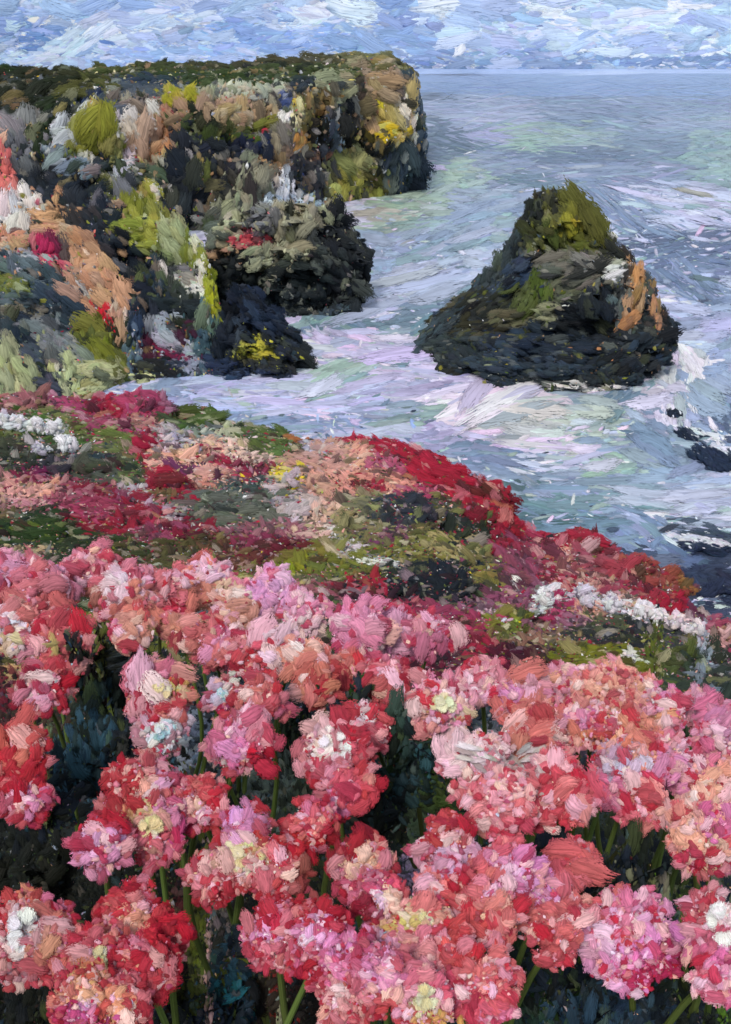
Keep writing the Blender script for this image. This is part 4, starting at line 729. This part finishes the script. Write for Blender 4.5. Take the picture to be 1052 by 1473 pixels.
def build_bloom(px, py, r, style, label, bi):
    p, t = on_tops(px, py, RNG.uniform(-.02, .03)); rw = r * 1.0 * t / FPX
    toC = unit(CAMP - p); A = unit(toC * .85 + UPV * .35 + RNG.normal(size=3) * .12)
    U0, V0 = basis(A, UPV)
    gz = CAMZ - top_drop(p[1]) - .5
    root = np.array([p[0] + RNG.normal() * .03, p[1] + .03 + RNG.normal() * .02, gz])
    e = empty('peony_flower', tuple(root)); BREC[e.name] = (*[float(v) for v in project(p)], r * 1.02); tag(e, label, 'flower', 'pink and red blooms in the foreground')
    # body
    S, F = ICO2; B = []
    for v in S:
        n = 1 + .30 * fbm((v[0] + bi * 3.1, v[1], v[2]), .5)
        B.append(p + (U0 * v[0] + V0 * v[1]) * rw * .8 * n + A * v[2] * rw * .36 * n)
    B = np.array(B); head = mk_mesh('flower_head', B - root, F, M_BLOOM, e, col=vcol('bloom', B)); own(e, 'bloom', 'ruffles', B, F)
    # petals
    rings = [(6, 1.15, .86, .20), (5, .72, .74, .1), (3, .3, .6, 0.0)] if r > 33 else [(5, 1.1, .95, .2), (4, .55, .8, .05)]
    phi0 = RNG.uniform(0, 6.28)
    for ri, (n, th, sc, sink) in enumerate(rings):
        for k in range(n):
            ph = phi0 + ri * .6 + 2 * math.pi * k / n + RNG.normal() * .15; thj = th + RNG.normal() * .08
            out = U0 * math.cos(ph) + V0 * math.sin(ph)
            pos = p + out * rw * .88 * math.sin(thj) + A * rw * (.36 * math.cos(thj) + .1 - sink * .3)
            N = unit(A * math.cos(thj * .62) + out * math.sin(thj * .62) + RNG.normal(size=3) * .1)
            Ud = unit(out - N * np.dot(out, N)); Vd = np.cross(N, Ud); s = rw * sc * RNG.uniform(.8, 1.1)
            me, PV, PF = PETALS[int(RNG.integers(8))]
            o = bpy.data.objects.new('petal', me); COL.objects.link(o); o.parent = head
            set_matrix(o, pos - root, Ud, Vd, N, (s, s, s))
            W = pos + (PV[:, :1] * Ud + PV[:, 1:2] * Vd + PV[:, 2:] * N) * s
            qx, qy = project(pos + Ud * s * .15); c, alt = lookup('bloom', [qx], [qy], wob=.12)
            c = c[0, :3] if RNG.random() < .85 else alt[0]
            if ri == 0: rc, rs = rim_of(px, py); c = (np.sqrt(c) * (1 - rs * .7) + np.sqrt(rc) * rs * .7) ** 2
            o.color = (*jitter(c, .08), 1)
            own(e, 'bloom', 'ruffles', W, PF)
    if style:
        c1, c2 = CENTER[style]; n = 12 if style != 4 else 16
        for k in range(n):
            ph = RNG.uniform(0, 6.28); rad = rw * (RNG.uniform(.05, .3) if style != 3 else RNG.uniform(.25, .42)); out = U0 * math.cos(ph) + V0 * math.sin(ph)
            if style == 4: fa = -.5 + k * .11; out = U0 * math.cos(fa) * .35 + V0 * math.sin(fa + .9) * (1 if px < 720 else -1); out = unit(out + RNG.normal(size=3) * .12); rad = 0
            pos = p + out * rad + (V0 * RNG.uniform(-.55, .55) * rw + U0 * RNG.uniform(-.15, .5) * rw if style == 4 else 0) + A * rw * RNG.uniform(.52, .74); N = unit(A + out * .35); Ud = unit(out - N * np.dot(out, N)); Vd = np.cross(N, Ud)
            me, PV, PF = PETALS[int(RNG.integers(8))]
            o = bpy.data.objects.new('inner_petal', me); COL.objects.link(o); o.parent = head; s = rw * RNG.uniform(.24, .4)
            sx = 2.0 if style == 4 else 1.0
            set_matrix(o, pos - root, Ud, Vd, N, (s * sx, s * (.5 if style == 4 else 1), s)); o.color = (*jitter(srgb(c1 if RNG.random() < .5 else c2), .06), 1)
    V, F, Uv = stem_mesh(np.zeros(3), p - root - A * rw * .3, .006, .004, seed=bi)
    so = mk_mesh('stem', V, F, M_LEAF, e, uv=Uv); so.color = (*jitter(srgb('5c6a34'), .2), 1)
for bi, l in enumerate([s for s in BLOOMS.strip().split('\n') if s]):
    nums, lab = l.split('|'); a, b, c, d = map(float, nums.split()); build_bloom(a, b, c, int(d), lab, bi)

# white pompom flowers on the bank and the row of white flowers on the right
def small_flower(px, py, r, label, group, name='white_flower', cols=('e8e8ec', 'cfd2da')):
    r *= .88
    h = ray_ground(px, py + r * 1.2, GRI)
    if h is None: return
    d = rays(px, py); t = h[1] * .985; p = CAMP + d * t; rw = r * t / FPX
    root = np.array([p[0], p[1] + .01, p[2] - max(.06, r * 2.2 * t / FPX)]); e = empty(name, tuple(root)); tag(e, label, 'flower', group)
    S, F = ICO2; B = np.array([p + v * rw * (1 + .25 * fbm((v[0] + px, v[1], v[2]), .5)) * np.array([1, 1, .85]) for v in S])
    head = mk_mesh('flower_head', B - root, F, M_FOLI, e, col=np.tile(srgb(cols[1]), (len(B), 1)))
    A = unit(unit(CAMP - p) + UPV * .3); U0, V0 = basis(A, UPV)
    for k in range(9):
        ph = 2.4 * k; th = .25 + .13 * k; out = U0 * math.cos(ph) + V0 * math.sin(ph); pos = p + (out * math.sin(th) + A * math.cos(th)) * rw * 1.02
        N = unit(pos - p); Ud = unit(out - N * np.dot(out, N) + 1e-6); Vd = np.cross(N, Ud)
        o = bpy.data.objects.new('petal', PETALS[k % 8][0]); COL.objects.link(o); o.parent = head; set_matrix(o, pos - root, Ud, Vd, N, (rw * .58,) * 3)
        o.color = (*jitter(srgb(cols[0] if k % 3 else cols[1]), .05), 1); PM, PV, PF = PETALS[k % 8]; own(e, 'white', 'ruffles', pos + (PV[:, :1] * Ud + PV[:, 1:2] * Vd + PV[:, 2:] * N) * rw * .58, PF)
    V, F, Uv = stem_mesh(np.zeros(3), p - root, rw * .14, rw * .1, seed=int(px)); so = mk_mesh('stem', V, F, M_LEAF, e, uv=Uv); so.color = (*srgb('4c5c30'), 1)
for px, py, r, lab in [(6, 606, 12, 'white pompom flower cut by the left edge'), (26, 610, 11, 'second white pompom from the left edge'), (54, 612, 12, 'white pompom in the middle of the upper row'),
    (78, 618, 12, 'white pompom at the right end of the upper row'), (95, 638, 11, 'lowest white pompom, right below the row'), (56, 646, 9, 'greyish lilac pompom at the lower left of the group'), (70, 647, 5, 'tiny white bud between the two lower pompoms')]:
    small_flower(px, py, r, lab, 'white pompom flowers on the left bank')
for px, py, r, lab, cc in [(783, 858, 15, 'upper left white flower of the right row, largest and brightest', 0), (774, 878, 9, 'pale grey flower hanging under the largest white one', 1), (838, 852, 13, 'lilac grey flower second in the right row', 1), (846, 866, 10, 'lilac grey flower just below the second one', 1), (880, 868, 13, 'white lilac flower in the middle of the right row', 1),
    (926, 876, 13, 'white flower left of the crimson gap in the right row', 0), (944, 884, 12, 'bright white flower overlapping its left neighbour', 0), (972, 894, 12, 'blush white flower with a red fleck near the right end', 0), (990, 906, 9, 'small white flower before the last one', 0), (1004, 904, 9, 'last small white flower at the right end of the row', 1), (905, 948, 11, 'single cream white flower on the olive tussock', 0)]:
    small_flower(px, py, r, lab, 'white flowers in a row on the right bank', cols=(('e0dcde', 'd0c4cc'), ('b8b0c0', 'a8a0b4'))[cc])
small_flower(420, 688, 12, 'single yellow flower in the middle of the bank', None, 'yellow_flower', ('dcc42c', 'c8b830'))

# ------------------------------------------------------------------ leaves and stalks in the gaps between the blooms
def leaf_mesh(seed):
    r = np.random.default_rng(seed); V = []; U = []; nu, nv = 8, 4; bend = r.uniform(.1, .35)
    for i in range(nu):
        u = i / (nu - 1); w = .1 * math.sin(math.pi * min(1, .12 + u * .85)) ** .7 + .01
        for j in range(nv):
            v = j / (nv - 1) - .5; V.append((v * w * 2.2 + r.normal() * .006, bend * u * u + .04 * abs(v), u)); U.append((u * .96 + .02, (v + .5) * .96 + .02))
    me_o = mk_mesh('leaf', np.array(V), grid_faces(nu, nv), M_LEAF, uv=np.array(U)); me = me_o.data; bpy.data.objects.remove(me_o); return me, np.array(V), grid_faces(nu, nv)
LEAVES = [leaf_mesh(300 + i) for i in range(6)]
for px, py, h, n, lab in [
    (120, 900, 70, 7, 'slate dark leaves in the round gap of the back row'), (140, 1000, 150, 9, 'tall dark leaves with one green blade in the left gap'),
    (130, 1120, 150, 10, 'blue teal leaves below the tall gap on the left'), (60, 1160, 130, 8, 'olive and brown leaves between the left edge blooms'),
    (218, 938, 80, 8, 'slate leaves above the yellow hearted bloom'), (180, 1090, 110, 7, 'black green leaves left of the icy bloom'),
    (475, 960, 90, 8, 'dark green curled leaves in the middle of the blooms'), (425, 1080, 120, 8, 'grey green leaves left of the white dabbed bloom'),
    (600, 1150, 180, 10, 'teal leaves in the gap left of the huge blush bloom'), (600, 980, 60, 7, 'dark leaf tuft above the blush right cluster'),
    (710, 1060, 50, 6, 'slate leaf tuft in the middle of the right cluster'), (860, 1120, 70, 6, 'plum dark leaves between the coral and lilac blooms'),
    (900, 1290, 150, 12, 'navy and olive leaves in the gap above the lone pink bloom'), (980, 1400, 230, 10, 'tall green stalky leaves right of the lone pink bloom'),
    (760, 1420, 110, 10, 'dark green leaves left of the lone pink bloom'), (850, 1470, 90, 10, 'blue leaves at the bottom edge under the lone pink bloom'),
    (970, 1060, 90, 7, 'green upright blades among the right hand blooms'), (1015, 1060, 110, 5, 'grey white upright blades near the right edge'),
    (60, 1270, 130, 10, 'near black leaves left under the big cluster'), (120, 1350, 100, 6, 'dark leaves between the two bottom left clusters'),
    (285, 1440, 170, 9, 'olive stalk and leaves right of the bottom left cluster'), (335, 1460, 110, 9, 'deep teal leaves beside the olive stalk'),
    (410, 1470, 80, 7, 'brown black leaves at the bottom centre'), (560, 1200, 90, 7, 'black leaves below the crimson bloom in the centre'),
    (460, 1300, 70, 5, 'brown olive leaves right of the rose fan bloom'), (25, 1455, 60, 7, 'black green leaves in the bottom left corner'), (1010, 1470, 90, 8, 'navy leaves in the bottom right corner')]:
    front = h <= 90 and py < 1100
    p, t = on_tops(px, py + (h * .25 if front else 0), -.015 if front else .16); s = t / FPX; e = empty('leafy_plant', tuple(p)); tag(e, lab, 'plant', 'leafy plants between the blooms')
    for k in range(n):
        me, LV, LF = LEAVES[int(RNG.integers(6))]; o = bpy.data.objects.new('leaf', me); COL.objects.link(o); o.parent = e
        hh = h * s * RNG.uniform(.7, 1.15) * (.5 if front else .8); off = RNG.normal() * h * s * (.3 if front else .22)
        o.location = (off, RNG.normal() * .01, -.05); o.rotation_euler = (RNG.normal() * .15, RNG.normal() * .25 + off / (h * s) * .8, RNG.uniform(-.6, .6) + (3.14 if RNG.random() < .5 else 0)); o.scale = (hh, hh, hh)
        W = LV @ np.array(o.rotation_euler.to_matrix()).T * hh + np.array(o.location) + p; own(e, 'under', 'flecks', W, LF)
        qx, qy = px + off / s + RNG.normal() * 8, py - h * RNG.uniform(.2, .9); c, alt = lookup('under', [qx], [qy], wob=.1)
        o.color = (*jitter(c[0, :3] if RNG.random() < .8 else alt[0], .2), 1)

# ------------------------------------------------------------------ thick dabs of pigment laid over every body
def dab_template(seed, nu, nv):
    r = np.random.default_rng(seed); P = np.zeros((nu, nv, 3)); UV = np.zeros((nu, nv, 2)); sh = np.zeros((nu, nv))
    st, en = r.normal(size=nv) * .07, r.normal(size=nv) * .09; rid = r.uniform(.2, 1, nv); bow = r.normal() * .12
    for i in range(nu):
        u = i / (nu - 1)
        for j in range(nv):
            v = j / (nv - 1) - .5
            w = (1 - abs(2 * u - 1) ** 6 * .3) * (1 + r.normal() * .06)
            P[i, j, 0] = -.5 + st[j] + u * (1 + en[j] - st[j]) - .12 * (2 * abs(v)) ** 2 * (1 if u > .5 else -1) * abs(2 * u - 1)
            P[i, j, 1] = v * w + bow * math.sin(math.pi * u) + r.normal() * .02
            edge = (i in (0, nu - 1)) or (j in (0, nv - 1))
            P[i, j, 2] = -.45 if edge else rid[j] * (.5 + .5 * math.sin(math.pi * u)) + (.7 * max(0, u - .6)) + r.normal() * .1
            UV[i, j] = (u * .94 + .03, (v + .5) * .94 + .03); sh[i, j] = r.normal() * .07 + (rid[j] - .6) * .12
    return P.reshape(-1, 3), UV.reshape(-1, 2), sh.ravel()
TB = [dab_template(i, 6, 5) for i in range(14)]; TS = [dab_template(50 + i, 4, 4) for i in range(10)]
FB, FS = grid_faces(6, 5)[:, ::-1], grid_faces(4, 4)[:, ::-1]
allV, allF, fo, off = [], [], [], 0
for i, o in enumerate(OWN):
    allV.append(o['V']); allF.append(o['F'] + off); fo.append(np.full(len(o['F']), i)); off += len(o['V'])
allV, allF, fo = np.concatenate(allV), np.concatenate(allF), np.concatenate(fo)
BVH = BVHTree.FromPolygons(allV.tolist(), allF.tolist())
clouds = empty('sky', (0, 0, 0)); tag(clouds, kind='structure')
OWN.append(dict(parent=clouds, dom='sky', part='clouds', kind='stuff')); SKYI = len(OWN) - 1
#        L   W   default dir, dir jitter, min.. max stretch, thickness, facing blend
#        Wmax Lmax dir jitter stretch thick facing size factor
DP = dict(sky=(16, 44, 0, 14, 2, .02, 0, .5), sea=(14, 56, 0, 9, 16, .05, 0, .52), head=(15, 26, 80, 50, 3, .12, .8, .8), near=(16, 32, 60, 32, 3, .12, .8, .75), shelf=(13, 24, 10, 60, 3, .16, .75, .55), lich=(14, 28, 30, 35, 3, .16, .75, .55),
          stack=(17, 38, 40, 20, 3, .12, .8, .68), bank=(12, 24, 5, 45, 3, .18, .75, .62), under=(11, 26, 85, 40, 3, .16, .7, .5), bloom=(18, 28, 0, 180, 1.7, .16, .7, .76), awash=(9, 20, 10, 25, 3, .16, .6, .6), white=(6, 8, 0, 180, 3, .2, .7, .6))
RMAX = dict(head=1.9, near=2.2, shelf=1.9, sea=9, sky=4, bloom=1.5, bank=2.4, awash=3, under=2.8)
TINTS = dict(bloom=(16, [(.17, 9, ('f4d4de', 'f6e0da', 'eec4da', 'f2ccb8'), .78), (-9, -.27, ('a01028', 'b8142c', '8c1830'), .8)]),
             bank=(9, [(.30, 9, ('d8c4b0', 'c8a8a8', '9a9c60', 'd8d0cc'), .55), (-9, -.26, ('2c3420', '301820', '20262a'), .7)]),
             head=(12, [(.26, 9, ('c8bfa0', 'd8d4c8', 'b8a064', 'b08a68'), .6), (-9, -.38, ('12181e', '1c2616', '20242c'), .8)]),
             near=(12, [(.36, 9, ('c8bfa8', 'd8d4cc', '8c9040', 'b89878'), .5), (-9, -.34, ('12181e', '1c2616', '1a2836'), .8)]),
             shelf=(10, [(.34, 9, ('8c8c74', '6c6e66', 'd0ccb8'), .5), (-9, -.30, ('0c1014', '141a1e'), .8)]),
             lich=(10, [(.40, 9, ('4a5c74', '3c5060'), .5), (-9, -.30, ('0c1014', '10161e'), .8)]),
             stack=(12, [(.26, 9, ('6c6e5c', '5a6030', '8a8c80', '3c5064'), .5), (-9, -.30, ('0c1014', '14181a'), .8)]),
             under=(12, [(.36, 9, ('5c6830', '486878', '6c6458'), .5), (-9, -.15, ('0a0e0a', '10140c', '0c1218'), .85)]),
             sea=(16, [(.30, 9, ('c4c6e0', 'd0d4e4', 'a8c4b8'), .45), (-9, -.34, ('7488a0', '7a90ac', '6a8c94'), .4)]),
             sky=(22, [(.22, 9, ('eaeef4', 'dae2ee'), .6), (-9, -.36, ('8ca2cc', '98acd0'), .4)]))
ACC = {}
def dab_pass(spacing, scale, cover, region, temps, lift, wob, altp, jit, only=None):
    x0, y0, x1, y1 = region; gx, gy = np.meshgrid(np.arange(x0, x1, spacing), np.arange(y0, y1, spacing))
    px = (gx + RNG.uniform(-.5, .5, gx.shape) * spacing * 1.3).ravel(); py = (gy + RNG.uniform(-.5, .5, gy.shape) * spacing * 1.3).ravel()
    D = rays(px, py); n = len(px); P = np.zeros((n, 3)); N = np.zeros((n, 3)); T = np.zeros(n); O = np.full(n, -1); o3 = Vector(CAMP); rc = BVH.ray_cast
    keep = RNG.random(n)
    if only and 'under' in only: keep[(px > -60) & (px < 1112) & (py < 1530)] = 9       # beyond the frame only
    for i in range(n):
        h = rc(o3, Vector(D[i]))
        if h[0] is not None: P[i] = h[0]; N[i] = h[1]; T[i] = h[3]; O[i] = fo[h[2]]
    m = (O < 0) & (D[:, 2] > -.002); hz = np.linalg.norm(D[:, :2], axis=1); T[m] = 9000 / hz[m]; P[m] = CAMP + D[m] * T[m][:, None]; N[m] = -D[m]; N[m, 2] = 0; O[m] = SKYI
    doms = np.array([OWN[o]['dom'] if o >= 0 else '' for o in O], dtype=object)
    g = doms == 'ground'; doms[g & (P[:, 1] > 2.55)] = 'bank'; doms[g & (P[:, 1] <= 2.55)] = 'under'
    fl = np.einsum('ij,ij->i', N, D) > 0; N[fl] *= -1
    for dom, (WM, LM, dd, dj, mr, th, bl, sf) in DP.items():
        if only and dom not in only: continue
        I = np.nonzero(doms == dom)[0]
        if not len(I): continue
        sx, alt = lookup(dom, px[I], py[I], wob); far = np.clip((py[I] - 118) / 350, .28, 1) if dom == 'sea' else 1.0
        W0 = np.clip(sx[:, 5] * sf, 4.0, WM) * scale; L0 = np.clip(sx[:, 4] * sf * 1.5, 1.15 * W0 / scale, LM) * scale; L0 = np.minimum(L0, W0 * RMAX.get(dom, 2.6))
        if dom == 'sea': W0 = W0 * far ** 1.1; L0 = np.maximum(L0 * far ** .4, W0 * 2.5)
        cov = cover * (.38 if dom == 'bloom' and scale < .7 else 1.4 if dom == 'bank' and scale < .7 else 1)
        if dom == 'sea' and scale < .7: cov = cov * np.clip((py[I] - 200) / 200, 0, 1)
        sel = keep[I] < cov * spacing ** 2 / (L0 * W0)
        I, sx, alt, W0, L0 = I[sel], sx[sel], alt[sel], W0[sel], L0[sel]
        if not len(I): continue
        c = sx[:, :3].copy(); k = len(I)
        q = RNG.random(k) < altp * (1.8 if dom == 'bank' else 1); c[q] = alt[q]
        b = RNG.uniform(0, .2, k)[:, None]; c = (np.sqrt(c) * (1 - b) + np.sqrt(alt) * b) ** 2
        if dom == 'bloom':                                  # deeper outer petals, and gaps between them
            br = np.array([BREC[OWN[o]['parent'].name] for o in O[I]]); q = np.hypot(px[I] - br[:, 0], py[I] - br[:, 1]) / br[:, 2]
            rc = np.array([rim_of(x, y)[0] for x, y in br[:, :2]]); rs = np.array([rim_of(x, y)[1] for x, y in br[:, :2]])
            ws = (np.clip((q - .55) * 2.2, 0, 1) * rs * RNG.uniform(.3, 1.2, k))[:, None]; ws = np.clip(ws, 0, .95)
            ws_b = ws
        if dom in TINTS:                                    # broken colour: clots of a second and third pigment
            fr, rows = TINTS[dom]; nf = np.array([mnoise.noise(Vector((x / fr, y / fr, 4.0 + scale))) for x, y in zip(P[I][:, 0] / T[I] * 1275, P[I][:, 2] / T[I] * 1275 + P[I][:, 1] / T[I] * 600)]) + RNG.normal(size=k) * .12
            for lo, hi, cols, st in rows:
                w = (nf > lo) & (nf < hi); cc = np.array([srgb(x) for x in cols])[RNG.integers(len(cols), size=k)]; ws = (st * RNG.uniform(.5, 1, k))[:, None]
                c = np.where(w[:, None], (np.sqrt(c) * (1 - ws) + np.sqrt(cc) * ws) ** 2, c)
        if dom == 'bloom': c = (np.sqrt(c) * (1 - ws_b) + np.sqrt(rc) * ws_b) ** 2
        c = np.clip(c * (1 + jit * RNG.normal(size=(k, 1))) * (1 + .04 * RNG.normal(size=(k, 3))), .003, .93)
        ang = np.where(np.isnan(sx[:, 3]), dd + dj * RNG.normal(size=k) * (1 if dj < 100 else 3), sx[:, 3] + dj * .35 * RNG.normal(size=k)); ang = np.radians(ang)
        z = np.minimum(np.exp(RNG.normal(size=k) * .28), 1.3); Ls = L0 * z * RNG.uniform(.8, 1.25, k); Ws = W0 * z * RNG.uniform(.8, 1.2, k)
        p, nn, t = P[I], N[I] / np.linalg.norm(N[I], axis=1, keepdims=True), T[I]
        if bl: nn = nn * (1 - bl) - D[I] * bl; nn /= np.linalg.norm(nn, axis=1, keepdims=True)
        def tang(dx, dy):
            d2 = rays(px[I] + dx, py[I] + dy); den = np.einsum('ij,ij->i', d2, nn); den = np.where(np.abs(den) < 1e-4, -1e-4, den)
            tt = np.einsum('ij,ij->i', p - CAMP, nn) / den; v = CAMP + d2 * tt[:, None] - p
            ln = np.linalg.norm(v, axis=1); pxl = np.hypot(dx, dy) * t / FPX
            bad = (tt < 0) | (ln > mr * pxl); v2 = v * np.where(tt < 0, -1, 1)[:, None]
            return np.where(bad[:, None], v2 / np.maximum(ln, 1e-9)[:, None] * (mr * pxl)[:, None], v)
        U = 2 * tang(np.cos(ang) * Ls / 2, np.sin(ang) * Ls / 2); V = 2 * tang(-np.sin(ang) * Ws / 2, np.cos(ang) * Ws / 2)
        thick = th * Ws * t / FPX
        C = p + nn * (thick * (RNG.uniform(.2, 1.0, k) + lift))[:, None]
        ti = RNG.integers(len(temps), size=k)
        TP = np.array([x[0] for x in temps])[ti]; TU = np.array([x[1] for x in temps])[ti]; TH = np.array([x[2] for x in temps])[ti]
        VV = C[:, None] + TP[:, :, :1] * U[:, None] + TP[:, :, 1:2] * V[:, None] + TP[:, :, 2:] * (nn * thick[:, None])[:, None]
        UU = TU + RNG.integers(0, 60, size=(k, 1, 2)); CC = np.clip(c[:, None] * (1 + TH[:, :, None]), .002, .95)
        SZ = np.repeat((Ws * t / FPX)[:, None], VV.shape[1], 1)
        for oi in np.unique(O[I]):
            s = O[I] == oi; key = (OWN[oi]['parent'].name, OWN[oi]['part'])
            if OWN[oi]['dom'] == 'ground' : key = (OWN[oi]['parent'].name, 'ground_cover' if dom == 'bank' else 'dark_leaves')
            ACC.setdefault(key, dict(parent=OWN[oi]['parent'], dom=dom, L=[]))['L'].append((VV[s], UU[s], CC[s], SZ[s], FB if temps is TB else FS))
dab_pass(22, 2.4, 2.4, (-1400, -620, 2450, 125), TB, 0.0, .2, .2, .04, only=('sky',))
dab_pass(18, 2.2, 1.6, (-800, 700, 1850, 2500), TB, 0.0, .2, .2, .1, only=('under', 'bank'))
dab_pass(8, 1.7, 2.2, (-160, -60, 1212, 1560), TB, 0.0, .05, .05, .05)
dab_pass(6, 1.0, 1.5, (-120, -40, 1172, 1520), TB, .5, .08, .10, .09)
dab_pass(4, .5, .6, (-40, -20, 1092, 1495), TS, 1.6, .30, .35, .18)
dab_pass(3, .34, .28, (-30, -20, 1082, 1490), TS, 2.0, .45, .4, .22)
dab_pass(5, .6, .7, (-40, -20, 1092, 900), TS, 1.0, .45, .35, .10, only=('sea', 'sky'))
# ragged grass along the skyline of the headland
def flush():
    for (pn, part), a in ACC.items():
        Vs, Us, Cs, Zs, Fs, off = [], [], [], [], [], 0
        for VV, UU, CC, SZ, F in a['L']:
            k, m = VV.shape[:2]; Vs.append(VV.reshape(-1, 3)); Us.append(UU.reshape(-1, 2)); Cs.append(CC.reshape(-1, 3)); Zs.append(SZ.ravel())
            Fs.append((F[None] + (np.arange(k) * m)[:, None, None] + off).reshape(-1, 4)); off += k * m
        V = np.concatenate(Vs); par = a['parent']
        base = np.array(par.location)
        mat = {'sea': M_SEA, 'sky': M_SKY}.get(a['dom'], M_PAINT)
        o = mk_mesh(part, V - base, np.concatenate(Fs), mat, par, col=np.concatenate(Cs), uv=np.concatenate(Us), sz=np.concatenate(Zs)); o['kind'] = 'stuff'
flush()
for o in list(bpy.data.objects):
    if o.type == 'EMPTY' and not o.children: bpy.data.objects.remove(o)
